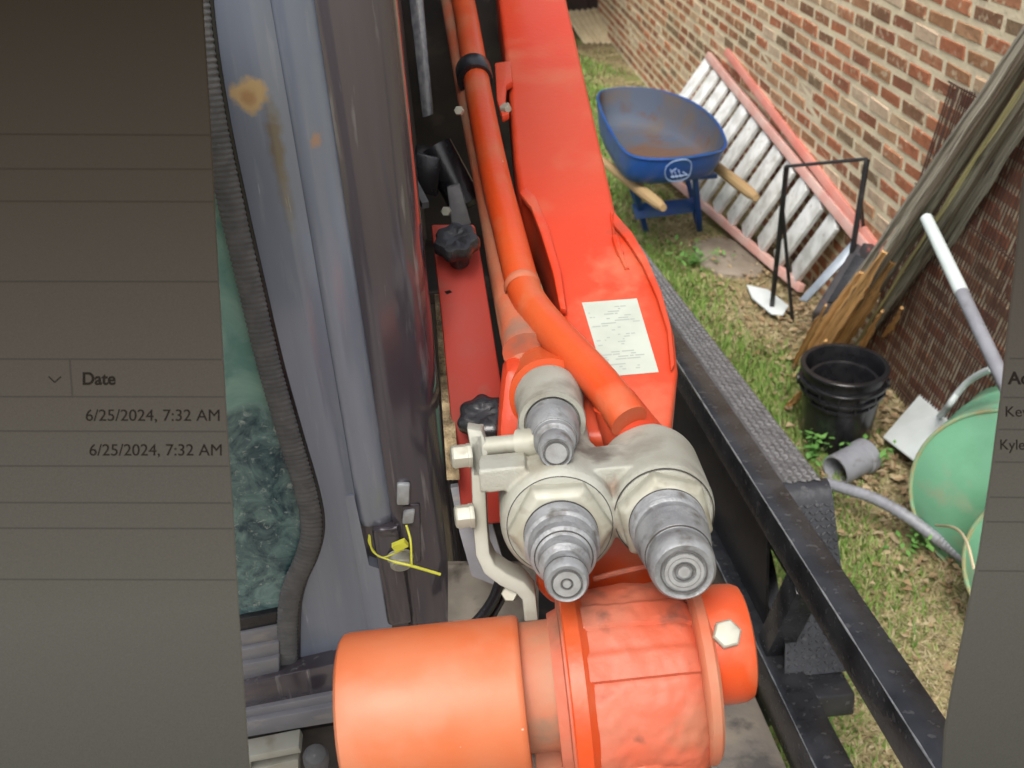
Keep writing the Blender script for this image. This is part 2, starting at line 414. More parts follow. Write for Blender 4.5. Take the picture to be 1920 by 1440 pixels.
M['straw'] = varied('dead_grass', [(.40, .33, .18), (.34, .27, .14), (.46, .39, .24), (.27, .22, .11), (.30, .30, .13)], rough=.75, bump=0, noise_amt=.3)

# cab paint: dark grey gloss with worn stains of their own shape (tan splash with a run, rust ring, chips)
def cab_paint():
    m_ = mat('dark_grey_cab_paint', (.150, .175, .228), .22, .2, col2=(.215, .24, .295), scale=14, stretch=(1, 1, .10), coat=.6,
             dirt=(.42, .42, .43), dscale=110, dlo=.58, dhi=.74, damt=.18)
    n = m_.node_tree.nodes; l = m_.node_tree.links; b = n['Principled BSDF']
    cur = b.inputs['Base Color'].links[0].from_socket
    ge = n.new('ShaderNodeNewGeometry')
    nz = n.new('ShaderNodeTexNoise'); nz.inputs['Scale'].default_value = 70; nz.inputs['Detail'].default_value = 5
    l.new(ge.outputs['Position'], nz.inputs['Vector'])
    def stain(c, rad, colour, inner=.5, amt=1.0, tilt=0.0):
        nonlocal cur
        sb = n.new('ShaderNodeVectorMath'); sb.operation = 'SUBTRACT'; sb.inputs[1].default_value = c
        l.new(ge.outputs['Position'], sb.inputs[0])
        mp = n.new('ShaderNodeMapping'); mp.inputs['Rotation'].default_value = (0, tilt, 0)
        l.new(sb.outputs[0], mp.inputs[0])
        sc = n.new('ShaderNodeVectorMath'); sc.operation = 'MULTIPLY'; sc.inputs[1].default_value = (1 / rad[0], .3 / rad[0], 1 / rad[1])
        l.new(mp.outputs[0], sc.inputs[0])
        ln = n.new('ShaderNodeVectorMath'); ln.operation = 'LENGTH'; l.new(sc.outputs[0], ln.inputs[0])
        ad = n.new('ShaderNodeMath'); ad.operation = 'MULTIPLY_ADD'; ad.inputs[1].default_value = 1.1
        l.new(nz.outputs['Fac'], ad.inputs[0]); l.new(ln.outputs['Value'], ad.inputs[2])
        mr = n.new('ShaderNodeMapRange'); mr.inputs['From Min'].default_value = 1.5; mr.inputs['From Max'].default_value = 1.5 - inner
        mr.inputs['To Max'].default_value = amt
        l.new(ad.outputs[0], mr.inputs['Value'])
        mx = n.new('ShaderNodeMix'); mx.data_type = 'RGBA'; mx.inputs[7].default_value = (*colour, 1)
        l.new(mr.outputs[0], mx.inputs[0]); l.new(cur, mx.inputs[6]); cur = mx.outputs[2]
    p = YP(468, 178, 1.0); stain(p, (.021, .020), (.46, .33, .17), .35)
    stain(YP(466, 180, 1.0), (.010, .011), (.36, .22, .11), .6)
    p = YP(516, 262, 1.0); stain(p, (.011, .055), (.15, .115, .07), .6, .8)
    p = YP(534, 360, 1.0); stain(p, (.009, .055), (.17, .14, .09), .7, .6)
    p = YP(590, 280, .975); stain(p, (.012, .014), (.36, .19, .09), .3)
    stain(YP(575, 272, .975), (.006, .012), (.6, .5, .34), .3)
    stain(YP(584, 315, .975), (.005, .012), (.6, .52, .40), .3)
    stain(YP(690, 770, .975), (.005, .017), (.58, .5, .25), .25)
    stain(YP(687, 770, .975), (.0022, .010), (.10, .09, .08), .25)
    stain(YP(706, 905, .975), (.0022, .030), (.012, .012, .014), .25)
    stain(YP(752, 815, 1.0), (.014, .014), (.22, .19, .17), .9, .7)
    l.new(cur, b.inputs['Base Color'])
    return m_
M['cab'] = cab_paint()
M['cab_dark'] = mat('dark_grey_frame_paint', (.060, .052, .063), .15, .35, col2=(.095, .086, .10), scale=16, stretch=(1, 1, .10), dirt=(.33, .32, .33), dscale=95, dlo=.60, dhi=.76, coat=.6, damt=.5)

def glass_mat():
    # dusty tinted pane; reflections painted in: dark foliage below, paler zone above
    m_ = bpy.data.materials.new('dusty_glass_painted_reflections'); m_.use_nodes = True
    n = m_.node_tree.nodes; l = m_.node_tree.links; b = n['Principled BSDF']
    ge = n.new('ShaderNodeNewGeometry'); pos = ge.outputs['Position']
    def noi(sc, d, dist=0.0, rough=.6):
        t = n.new('ShaderNodeTexNoise'); t.inputs['Scale'].default_value = sc; t.inputs['Detail'].default_value = d
        t.inputs['Distortion'].default_value = dist; t.inputs['Roughness'].default_value = rough
        l.new(pos, t.inputs['Vector']); return t.outputs['Fac']
    def rng_(x, a, c, hi=1.0):
        r = n.new('ShaderNodeMapRange'); r.inputs['From Min'].default_value = a; r.inputs['From Max'].default_value = c; r.inputs['To Max'].default_value = hi
        l.new(x, r.inputs['Value']); return r.outputs[0]
    def mix(f, a, c):
        x = n.new('ShaderNodeMix'); x.data_type = 'RGBA'; l.new(f, x.inputs[0])
        for i, q in ((6, a), (7, c)):
            if isinstance(q, tuple): x.inputs[i].default_value = (*q, 1)
            else: l.new(q, x.inputs[i])
        return x.outputs[2]
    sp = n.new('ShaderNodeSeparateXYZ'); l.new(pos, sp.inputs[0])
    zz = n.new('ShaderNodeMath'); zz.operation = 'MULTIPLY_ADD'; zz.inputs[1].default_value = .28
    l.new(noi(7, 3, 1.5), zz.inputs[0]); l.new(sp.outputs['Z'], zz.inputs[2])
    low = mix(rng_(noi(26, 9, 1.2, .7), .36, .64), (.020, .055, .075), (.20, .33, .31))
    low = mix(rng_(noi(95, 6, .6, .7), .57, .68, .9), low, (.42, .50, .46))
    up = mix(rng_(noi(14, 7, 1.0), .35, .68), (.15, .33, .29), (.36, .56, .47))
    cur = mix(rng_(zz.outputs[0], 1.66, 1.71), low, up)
    l.new(cur, b.inputs['Base Color'])
    b.inputs['Roughness'].default_value = .14; b.inputs['Transmission Weight'].default_value = .15
    return m_
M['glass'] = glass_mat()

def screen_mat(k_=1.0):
    # a lit display page, viewing-angle dimming towards its top painted into the emission; faint noise
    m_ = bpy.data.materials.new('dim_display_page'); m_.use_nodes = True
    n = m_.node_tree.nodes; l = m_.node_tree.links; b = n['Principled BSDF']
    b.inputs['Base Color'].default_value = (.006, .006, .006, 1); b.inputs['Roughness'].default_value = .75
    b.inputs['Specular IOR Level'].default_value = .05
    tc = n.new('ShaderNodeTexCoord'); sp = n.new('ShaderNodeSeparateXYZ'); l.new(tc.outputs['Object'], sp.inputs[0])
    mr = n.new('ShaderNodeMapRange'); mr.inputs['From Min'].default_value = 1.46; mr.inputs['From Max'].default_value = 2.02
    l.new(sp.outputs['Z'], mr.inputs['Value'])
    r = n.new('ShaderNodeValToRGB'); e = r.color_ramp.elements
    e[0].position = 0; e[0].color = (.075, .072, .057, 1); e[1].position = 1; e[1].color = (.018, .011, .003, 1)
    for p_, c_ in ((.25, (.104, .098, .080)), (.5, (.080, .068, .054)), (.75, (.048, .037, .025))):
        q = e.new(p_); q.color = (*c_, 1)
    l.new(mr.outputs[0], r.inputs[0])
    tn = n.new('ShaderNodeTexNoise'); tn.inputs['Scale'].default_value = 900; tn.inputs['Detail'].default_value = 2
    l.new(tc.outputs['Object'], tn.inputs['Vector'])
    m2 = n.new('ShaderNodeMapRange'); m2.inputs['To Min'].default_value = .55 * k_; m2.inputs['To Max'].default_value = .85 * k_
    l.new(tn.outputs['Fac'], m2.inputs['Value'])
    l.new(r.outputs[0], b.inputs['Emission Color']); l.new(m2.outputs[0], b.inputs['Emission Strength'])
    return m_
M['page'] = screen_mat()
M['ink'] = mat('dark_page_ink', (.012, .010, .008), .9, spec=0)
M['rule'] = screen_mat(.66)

def tread_mat():
    m_ = mat('black_tread_plate', (.12, .118, .12), .42, .25, col2=(.17, .168, .17), scale=20, dirt=(.22, .21, .20), dscale=40, dlo=.6, dhi=.8, damt=.6)
    return m_
M['tread'] = tread_mat()
M['lug_dark'] = mat('shaded_tread_lug', (.10, .10, .105), .32, .4, col2=(.18, .185, .20), scale=14)  # darker lug copy for the front sheet, which is lit less
M['lug'] = mat('worn_tread_lug', (.31, .31, .315), .38, .4, col2=(.20, .20, .205), scale=30)

def ground_mat():
    m_ = bpy.data.materials.new('yard_soil'); m_.use_nodes = True
    n = m_.node_tree.nodes; l = m_.node_tree.links; b = n['Principled BSDF']
    b.inputs['Roughness'].default_value = .95; b.inputs['Specular IOR Level'].default_value = .1
    tc = n.new('ShaderNodeTexCoord')
    def noi(s, d=8):
        t = n.new('ShaderNodeTexNoise'); t.inputs['Scale'].default_value = s; t.inputs['Detail'].default_value = d
        l.new(tc.outputs['Object'], t.inputs['Vector']); return t.outputs['Fac']
    r = n.new('ShaderNodeValToRGB'); e = r.color_ramp.elements
    e[0].position = .35; e[0].color = (.10, .075, .045, 1); e[1].position = .65; e[1].color = (.40, .32, .19, 1)
    q = e.new(.5); q.color = (.26, .20, .115, 1)
    l.new(noi(38), r.inputs[0])
    r2 = n.new('ShaderNodeMapRange'); r2.inputs['From Min'].default_value = .45; r2.inputs['From Max'].default_value = .62; r2.inputs['To Max'].default_value = .85
    l.new(noi(2.2, 4), r2.inputs['Value'])
    mx = n.new('ShaderNodeMix'); mx.data_type = 'RGBA'; mx.inputs[7].default_value = (.22, .25, .085, 1)
    l.new(r2.outputs[0], mx.inputs[0]); l.new(r.outputs[0], mx.inputs[6]); l.new(mx.outputs[2], b.inputs['Base Color'])
    bp = n.new('ShaderNodeBump'); bp.inputs['Distance'].default_value = .03; l.new(noi(45), bp.inputs['Height']); l.new(bp.outputs[0], b.inputs['Normal'])
    return m_
M['soil'] = ground_mat()

# ================================================================== SETTING
gm = MB()
xs = [-150, -20, -4, 0, 1, 2, 3, 6, 20, 150]; ys = [-150, -20, -2, 0, 2, 4, 6, 8, 12, 25, 200]
for i in range(len(xs) - 1):
    for j in range(len(ys) - 1):
        gm.add([(xs[i], ys[j], 0), (xs[i + 1], ys[j], 0), (xs[i + 1], ys[j + 1], 0), (xs[i], ys[j + 1], 0)], [[0, 1, 2, 3]])
obj('ground', gm, M['soil'], origin=(0, 0, 0), kind='structure', flat=True)

# ---- brick wall: bricks stand 6 mm proud of the mortar
wall = thing('brick_wall', (WX, 6, 0), 'mixed red and brown brick wall with cream mortar along the right side of the yard', 'wall')
obj('mortar_bed', MB().abox((WX + .003, 1.2, -.1), (WX + .22, 12.0, 2.7)), M['mortar'], wall)
def brick_mesh(k):
    bm = bmesh.new()
    bmesh.ops.create_cube(bm, size=1)
    bmesh.ops.scale(bm, vec=(.05, .1685, .0490), verts=bm.verts)
    bmesh.ops.bevel(bm, geom=[e for e in bm.edges if abs(e.verts[0].co.x - e.verts[1].co.x) < 1e-6 and e.verts[0].co.x < 0], offset=.006, segments=1, affect='EDGES')
    for v in bm.verts:
        v.co += Vector((random.uniform(-.0015, .0015), random.uniform(-.004, .004), random.uniform(-.003, .003)))
    bmesh.ops.triangulate(bm, faces=[f for f in bm.faces if len(f.verts) > 4])
    me = bpy.data.meshes.new('brick'); bm.to_mesh(me); bm.free(); me.materials.append(M['brick'])
    return me
bmeshes = [brick_mesh(k) for k in range(8)]
cells = []
for j in range(41):
    z = .020 + .0655 * j
    y = 1.25 + (.093 if j % 2 else 0) + random.uniform(-.012, .012)
    while y < 11.9:
        cells.append((y, z + random.uniform(-.002, .002)))
        y += .186 + random.uniform(-.004, .004)
def view_px(p):
    c = R.T @ (np.array(p) - CAM)
    return 960 + FPX * c[0] / c[2], 720 + FPX * c[1] / c[2], c[2]
def rank(c):
    x, y, d = view_px((WX, c[0], c[1]))
    out = max(0, -x) + max(0, x - 1925) + max(0, -25 - y) + max(0, y - 1440)
    hid = 0
    return (out > 0, d)
cells.sort(key=rank)
singles, rest = cells[:300], cells[300:]
for k, (y, z) in enumerate(singles):
    o = bpy.data.objects.new('brick', bmeshes[random.randrange(8)])
    COL.objects.link(o); o.parent = wall
    o.location = Vector((WX + .025 + random.uniform(-.002, .002), y, z + .03)) - ORIG[wall.name]
    o.rotation_euler = (random.uniform(-.008, .008) + (math.pi if random.random() < .5 else 0), 0, 0)
rm = MB()
for (y, z) in rest:
    me = bmeshes[random.randrange(8)]; dx = WX + .025 + random.uniform(-.002, .002)
    rm.add([v.co + Vector((dx, y, z + .03)) for v in me.vertices], [list(p.vertices) for p in me.polygons])
o = obj('brick', rm, M['brick'], wall, flat=True); o['kind'] = 'stuff'

# ---- far end of the yard
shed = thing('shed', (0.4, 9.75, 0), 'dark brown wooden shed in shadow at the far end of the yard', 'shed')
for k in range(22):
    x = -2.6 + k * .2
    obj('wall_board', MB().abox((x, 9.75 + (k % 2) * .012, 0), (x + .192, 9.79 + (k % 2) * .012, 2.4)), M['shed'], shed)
obj('shade_roof', MB().abox((-2.8, 7.5, 2.4), (1.66, 12.0, 2.52)), M['shed'], shed)  # unseen overhang added to shade the far wall and yard end
obj('side_wall', MB().abox((1.56, 9.80, 0), (1.62, 11.8, 2.4)), M['shed'], shed)
q = [G(1108, 108), G(1166, 97)]
q += [Vector((1.74, 10.2, .62)) + Vector((-.16, .6, 0)), Vector((1.2, 10.75, .66))]
tb = MB().prism([P(1112, 110, 8.9), P(1166, 97, 8.9), P(1112, 6, 9.55), P(1040, -2, 9.6)], (0, .03, .02))
tan = obj('tan_board', tb, M['tan_board'], bevel=.003, label='pale tan ribbed board leaning in the dark at the far end beside the orange arm', cat='board')
tq = [Vector(v) for v in (P(1112, 110, 8.9), P(1166, 97, 8.9), P(1112, 6, 9.55), P(1040, -2, 9.6))]
for k in range(6):
    u_k = (k + .5) / 6
    lo_p, hi_p = tq[0].lerp(tq[1], u_k), tq[3].lerp(tq[2], u_k)
    obj('ridge', MB().bar(lo_p + Vector((-.004, -.012, .004)), hi_p + Vector((-.004, -.012, .004)), .018, .022), M['tan_board'], tan, bevel=.004)
obj('white_stick', MB().tube(smooth_path([G(1196, 138, .01), P(1172, 75, 8.9), P(1130, -12, 9.9)]), .018, 8), M['tan_board'], label='thin pale stick lying by the foot of the far brick wall', cat='stick')

# ================================================================== TRAILER
tr = thing('trailer', T(-.9, 1.2, -1.0), 'black steel utility trailer with tread plate fender carrying the orange loader', 'trailer')
RL0, RL1 = -1.6, 4.0
def tbox(x0, x1, y0, y1, z0, z1):
    return MB().box(T((x0 + x1) / 2, (y0 + y1) / 2, (z0 + z1) / 2), TX * (x1 - x0) / 2, TV * (y1 - y0) / 2, TZ * (z1 - z0) / 2)
obj('top_rail', tbox(0, .057, RL0, RL1, -.075, 0), M['black_worn'], tr, bevel=.004)
obj('worn_lit_edge', MB().tube([T(.0012, RL0 + (RL1 - RL0) * i / 160, -.0012) for i in range(161)], [.0008 + .0014 * abs(math.sin(i * 1.9) * math.sin(i * .37)) for i in range(161)], 6), M['clip'], tr)  # pale line: worn paint plus light caught on the edge, put into colour
obj('worn_lit_edge', MB().tube([T(-.0038, RL0 + (RL1 - RL0) * i / 160, -.3462) for i in range(161)], [.0006 + .0012 * abs(math.sin(i * 1.3) * math.sin(i * .31)) for i in range(161)], 6), M['clip'], tr)
obj('lower_rail', tbox(-.005, .062, RL0, RL1, -.46, -.345), M['black_worn'], tr, bevel=.004)
obj('brace', MB().bar(T(.028, .56, -.075), T(.028, .735, -.345), .05, .055, up=TZ), M['black_worn'], tr, bevel=.003)
for y in (3.3, -.62):
    obj('upright', tbox(.004, .053, y, y + .05, -.345, -.075), M['black_worn'], tr, bevel=.003)
# fender: side plate, top sheet rolling over, sloping front sheet
obj('fender_side', tbox(.030, .036, .80, 3.2, -.344, -.012), M['black'], tr)
prof = [(.060, -.0042), (.125, -.004), (.140, -.010), (.147, -.022), (.149, -.05), (.149, -.36)]
fm = MB(); vs = []; fs = []
for yy in (.800, 3.2):
    vs += [T(x, yy, z) for x, z in prof]
n_ = len(prof)
vs += [v - TZ * .004 - TX * .003 for v in vs]
fs = [[i, i + 1, n_ + i + 1, n_ + i] for i in range(n_ - 1)] + [[2 * n_ + n_ + i, 2 * n_ + n_ + i + 1, 2 * n_ + i + 1, 2 * n_ + i] for i in range(n_ - 1)]
fs += [[0, n_, 3 * n_, 2 * n_], [n_ - 1, 3 * n_ - 1, 4 * n_ - 1, 2 * n_ - 1]]
fs += [[i, 2 * n_ + i, 2 * n_ + i + 1, i + 1] for i in range(n_ - 1)] + [[n_ + i, n_ + i + 1, 3 * n_ + i + 1, 3 * n_ + i] for i in range(n_ - 1)]
fen = obj('fender_top', fm.add(vs, fs), M['tread'], tr)
a, b_, c, d = T(.060, .772, -.006), T(.147, .772, -.006), T(.158, .640, -.352), T(.022, .650, -.352)
rows = [(.802, -.0045, .060, .1485), (.788, -.0065, .060, .1485), (.774, -.016, .060, .149), (.763, -.036, .058, .150), (.755, -.062, .056, .151), (.642, -.352, .022, .160)]
fv = []
for y_, z_, x0_, x1_ in rows: fv += [T(x0_, y_, z_), T(x1_, y_, z_), T(x1_, y_ + .005, z_ - .004), T(x0_, y_ + .005, z_ - .004)]
ff = []
for i in range(len(rows) - 1):
    for k in range(4): ff.append([i * 4 + k, i * 4 + (k + 1) % 4, i * 4 + 4 + (k + 1) % 4, i * 4 + 4 + k])
ff += [[3, 2, 1, 0], [20, 21, 22, 23]]
frn = obj('fender_front', MB().add(fv, ff), M['black_worn'], tr, sharp=60)  # darker colour than the top sheet stands for its weaker light
a, b_, c, d = T(.058, .7635, -.036), T(.150, .7635, -.036), T(.160, .642, -.352), T(.022, .642, -.352)
obj('fender_step', tbox(.02, .140, .575, .650, -.405, -.353), M['black_worn'], tr, bevel=.006)
# tread plate lugs: small raised bars, alternating direction
def lugs(o, ux, uy, nx, ny, w_, h_, nrm, inside, L=.0165, wd=.0062):
    mbt = MB()
    for i in range(nx):
        for j in range(ny):
            u = (i + .5) / nx * w_; v = (j + .5) / ny * h_
            if not inside(u / w_, v / h_): continue
            an = math.radians(45 if (i + j) % 2 else -45)
            dv = (ux * math.cos(an) + uy * math.sin(an)); sv = (ux * -math.sin(an) + uy * math.cos(an))
            p = o + ux * u + uy * v
            top = nrm * .0042
            vs = [p + dv * L * .5, p + sv * wd * .5, p - dv * L * .5, p - sv * wd * .5, p + dv * L * .3 + top, p - dv * L * .3 + top]
            mbt.add(vs, [[0, 1, 4], [1, 2, 5, 4], [2, 3, 5], [3, 0, 4, 5]])
    return mbt
lm = lugs(T(.062, .79, -.0035), TX, TV, 5, 165, .072, 2.4, TZ, lambda u, v: True)
o = obj('tread_lug', lm, M['lug'], fen, flat=True); o['kind'] = 'stuff'
fnrm = (b_ - a).cross(a - d).normalized()
if fnrm.dot(Vector(CAM) - a) < 0: fnrm = -fnrm
lm = MB()
for i in range(9):
    for j in range(24):
        u = (i + .5) / 9; v = (j + .5) / 24
        q_ = lambda u_, v_: a.lerp(b_, u_).lerp(d.lerp(c, u_), v_)
        p = q_(u, v); du = (q_(u + .01, v) - p).normalized(); dv_ = (q_(u, v + .01) - p).normalized()
        e1 = (du + dv_ * (1 if (i + j) % 2 else -1)).normalized(); e2 = fnrm.cross(e1)
        top = fnrm * .0038
        lm.add([p + e1 * .0062, p + e2 * .0026, p - e1 * .0062, p - e2 * .0026, p + e1 * .004 + top, p - e1 * .004 + top], [[0, 1, 4], [1, 2, 5, 4], [2, 3, 5], [3, 0, 4, 5]])
o = obj('tread_lug', lm, M['lug_dark'], frn, flat=True); o['kind'] = 'stuff'
# deck planks
for k in range(14):
    x1 = -.012 - k * .145
    obj('deck_plank', tbox(x1 - .141, x1, RL0, RL1, -.50 + random.uniform(-.003, .003), -.455), M['deck_wood'], tr, bevel=.004)
obj('far_rail', tbox(-2.12, -2.06, RL0, RL1, -.46, 0), M['black_worn'], tr)
for y in (1.15, 2.1):
    wl = obj('wheel', MB().lathe(T(.042, y + .15, -.60), TX, [(0, .20), (.0, .31), (.03, .335), (.09, .335), (.10, .30), (.085, .2)], 36), M['black_plastic'], tr)
    obj('rim', MB().lathe(T(.05, y + .15, -.60), TX, [(0, .04), (.05, .06), (.03, .16), (.07, .195), (.078, .2)], 36), M['clip'], wl)
obj('jack_leg', MB().abox(T(-1.0, -1.5, -.5) - Vector((.04, .04, .75)), T(-1.0, -1.5, -.5) + Vector((.04, .04, 0))), M['black'], tr)

# ================================================================== LOADER
ld = thing('compact_loader', T(-.55, 1.2, -.455), 'orange compact loader with dark grey cab post and steel hydraulic couplers in front', 'loader')

# ---- cab front: profiled post (plan view profile drawn upwards)
CZ0, CZ1 = 1.02, 2.5
plan = [(-.196, 1.012), (-.192, 1.0), (-.150, 1.0), (-.145, 1.0), (-.138, 1.003), (-.130, 1.007)]
plan2 = [(-.090, 1.008), (-.084, 1.004), (-.075, 1.001), (-.040, 1.006), (-.030, 1.010), (-.020, 1.024), (-.016, 1.036), (-.016, 1.13)]
def strip_plan(pl, z0, z1, back):
    n = len(pl)
    poly = [Vector((x, y, z0)) for x, y in pl]
    poly += [Vector((pl[-1][0], pl[-1][1] + back, z0)), Vector((pl[0][0], pl[-1][1] + back, z0))]
    return MB().prism(poly, (0, 0, z1 - z0))
post = obj('cab_post', strip_plan(plan, 1.135, CZ1, .05), M['cab'], ld, bevel=0)
obj('cab_corner_post', strip_plan(plan2, .98, CZ1, .02), M['cab_dark'], ld)
obj('cab_back_plate', MB().abox((-.135, 1.020, .98), (-.083, 1.10, CZ1)), M['cab_dark'], ld)
obj('corner_plate', MB().prism([YP(x, y, 1.0015) for x, y in [(586, 930), (600, 985), (592, 1040), (568, 1095), (556, 1150), (552, 1266), (735, 1236), (735, 1075), (692, 1060), (664, 930)]], (0, .02, 0)), M['cab'], ld)
# half round door edge strip that ends above the bolt
pts = []
ang = [math.radians(t) for t in range(180, 361, 15)]
zt = YP(735, 1010, .985).z
ctr = Vector((-.1095, 1.016, 0))
vs = []; fs = []
lv = [(CZ1, 1.0, 0), (zt + .02, 1.0, 0), (zt + .006, .93, 0.002), (zt, .75, .006)]
for z, s_, dy in lv:
    for t in ang:
        vs.append(ctr + Vector((math.cos(t) * .0225 * s_ - .007 * max(0, -math.sin(t)) ** 2 * s_, math.sin(t) * .0135 * s_ + dy, z)))
na = len(ang)
for i in range(len(lv) - 1):
    for k in range(na - 1):
        fs.append([i * na + k, i * na + k + 1, (i + 1) * na + k + 1, (i + 1) * na + k])
fs.append([(len(lv) - 1) * na + k for k in range(na)])
for i in range(len(lv) - 1): fs.append([i * na, (i + 1) * na, (i + 1) * na + na - 1, i * na + na - 1])
obj('door_edge_strip', MB().add(vs, fs), M['cab'], ld)
# foot piece under the strip, washer, bolt and the yellow tie
zb = YP(750, 1180, .99).z
foot = obj('post_foot', MB().abox((-.116, .996, zb), (-.083, 1.019, zt + .006)), M['cab_dark'], ld, bevel=.006)
bo = YP(752, 1058, .985)
axb = Vector((.05, -.8, -.28)).normalized()
bolt = obj('bolt', MB().lathe(bo - axb * .012, axb, [(0, .0165), (.003, .0165), (.0032, .0135), (.013, .0135), (.015, .012)], 24), M['zinc'], ld)
obj('bolt_mark', MB().lathe(bo + axb * .003, axb, [(0, .0085), (.0012, .008)], 20), M['steel_face'], bolt)
tie = MB()
tie.tube(smooth_path([YP(757, 1030, .968), YP(715, 1045, .97), YP(693, 1020, .975), YP(692, 1003, .975)]), .0010, 6)
tie.tube(smooth_path([YP(693, 1004, .975), YP(700, 1035, .968), YP(735, 1052, .962), YP(768, 1060, .957), YP(826, 1077, .955)]), [.0010] * 17 + [.0018] * 16, 6)
tie.tube(smooth_path([YP(762, 985, .985), YP(770, 1015, .968), YP(772, 1060, .956)]), .0014, 6)
tie.box(YP(750, 1022, .97), (.008, 0, .003), (0, .004, 0), (-.002, 0, .004))
obj('cable_tie', tie, M['yellow'], ld)
# pale latch clips on the corner post
obj('latch_clip', MB().box(YP(756, 925, .998), (.0075, 0, -.001), (0, .004, 0), (.002, 0, .015)), M['clip'], ld, bevel=.002)
obj('latch_clip', MB().box(YP(766, 968, .998), (.007, 0, 0), (0, .004, 0), (.002, 0, .009)), M['clip'], ld, bevel=.002)
obj('latch_plate', MB().box(YP(772, 1000, 1.003), (.011, 0, 0), (0, .003, 0), (.004, 0, .045)), M['cab_dark'], ld, bevel=.002)
# glass, ribbed seal, sill
gp = [YP(x, y, 1.012) for x, y in [(300, -200), (395, -200), (386, 140), (420, 345), (475, 560), (535, 800), (582, 940), (592, 1000), (565, 1060), (530, 1145), (525, 1162), (330, 1190)]]
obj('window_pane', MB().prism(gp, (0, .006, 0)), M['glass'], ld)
path = smooth_path([YP(x, y, .998) for x, y in [(352, -150), (372, 60), (400, 230), (432, 380), (467, 530), (503, 680), (540, 810), (574, 925), (584, 990), (574, 1042), (551, 1095), (540, 1150), (539, 1255)]], 12)
seal = MB(); L_ = 0
nn = 10
# ribbed seal: radius pulses along the length give the ribs
dense = []
for i in range(len(path) - 1):
    dl = (path[i + 1] - path[i]).length; k = max(1, int(dl / .0011))
    for j in range(k): dense.append(path[i].lerp(path[i + 1], j / k))
rad = [.0132 + .0006 * math.sin(i * .0011 * 2 * math.pi / .0056) + random.uniform(-.00025, .00025) for i in range(len(dense))]
seal.tube(dense, rad, 14)
for v in seal.v: v.y = .999 + (v.y - .999) * .42
obj('rubber_seal', seal, M['rubber'], ld, sharp=60)
obj('seal_shadow_gap', MB().tube([p + Vector((.0135, .003, 0)) for p in path], .0035, 8), M['black_plastic'], ld)  # black tube standing in for the shadow gap beside the seal
def srow(name, y0l, y0r, y1l, y1r, yy, dp, mt, x0=380, x1=700, bev=.003):
    # a sill moulding between two slanting picture rows, standing at distance yy
    s = (y0r - y0l) / 190.0; s1 = (y1r - y1l) / 190.0
    q = [YP(x0, y0l + s * (x0 - 460), yy), YP(x1, y0l + s * (x1 - 460), yy), YP(x1, y1l + s1 * (x1 - 460), yy), YP(x0, y1l + s1 * (x0 - 460), yy)]
    return obj(name, MB().prism(q, (0, dp, 0)), mt, ld, bevel=bev)
srow('sill_rubber', 1160, 1122, 1184, 1146, 1.002, .03, M['black_plastic'], x1=523)
srow('sill_moulding', 1186, 1148, 1214, 1176, .998, .03, M['sill'], x1=524)
srow('sill_moulding', 1217, 1179, 1243, 1206, .992, .04, M['sill'], x1=524)
srow('sill_moulding', 1246, 1209, 1281, 1244, .985, .045, M['sill'], x1=524)
srow('sill_bar', 1284, 1240, 1330, 1293, .975, .07, M['cab_dark'])
srow('sill_rail', 1334, 1297, 1352, 1316, .968, .07, M['sill'])
srow('sill_rail', 1355, 1320, 1384, 1352, .960, .07, M['sill'])
srow('sill_skirt', 1388, 1356, 1560, 1530, 1.00, .04, M['dark_inside'], x1=760)
obj('lamp_bracket', MB().prism([YP(x, y, .93) for x, y in [(440, 1424), (560, 1400), (566, 1412), (470, 1430), (470, 1444), (560, 1424), (560, 1500), (440, 1500)]], (0, .03, 0)), M['strap'], ld, bevel=.002)
obj('grab_knob', MB().lathe(YP(592, 1418, .90), (.1, -.3, .9), [(-.06, .012), (-.012, .0165), (0, .0165), (.008, .013), (.012, .006)], 24), M['rubber'], ld)
obj('paint_chip', MB().prism([YP(x, y, .9995) for x, y in [(602, 1243), (620, 1232), (650, 1226), (650, 1256), (608, 1258)]], (0, -.0006, 0)), M['clip'], post)
# cab interior and roof end, so that it stays a cab from the side
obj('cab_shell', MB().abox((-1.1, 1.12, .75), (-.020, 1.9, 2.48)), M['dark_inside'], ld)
obj('cab_roof', MB().abox((-1.15, .95, 2.5), (.0, 2.0, 2.58)), M['cab_dark'], ld, bevel=.02)

# ---- engine side in the gap between cab and arm
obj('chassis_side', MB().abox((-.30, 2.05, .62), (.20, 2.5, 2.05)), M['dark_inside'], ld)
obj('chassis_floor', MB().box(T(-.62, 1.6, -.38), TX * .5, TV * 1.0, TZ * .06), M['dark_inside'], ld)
obj('clear_guide_strip', MB().prism([P(x, y, 1.75) for x, y in [(762, -40), (790, -40), (813, 215), (792, 222)]], TV * .02), M['grey_plastic'], ld, bevel=.003)
v0 = P(800, 330, 1.65)
obj('valve_body', MB().box(P(800, 318, 1.62), TX * .020 - TZ * .006, TV * .05, TZ * .030 + TX * .006), M['black_plastic'], ld, bevel=.005)
obj('valve_cap', MB().lathe(P(848, 335, 1.60), (.35, -.35, -.75), [(-.055, .027), (.045, .027), (.052, .022)], 28), M['black_plastic'], ld)
obj('guide_lever', MB().bar(P(772, 335, 1.5), P(798, 385, 1.45), .010, .010), M['rubber'], ld)
obj('hinge_plate', MB().prism([P(x, y, 1.45) for x, y in [(838, 352), (862, 345), (884, 420), (848, 432)]], TV * .012), M['rubber'], ld, bevel=.002)
obj('hinge_bolt', MB().hexhead(P(838, 396, 1.43), (-.2, -.8, .3), .007, .010), M['zinc'], ld)
obj('hinge_bolt', MB().hexhead(P(862, 208, 1.40), (-.2, -.8, .3), .0065, .010), M['zinc'], ld)
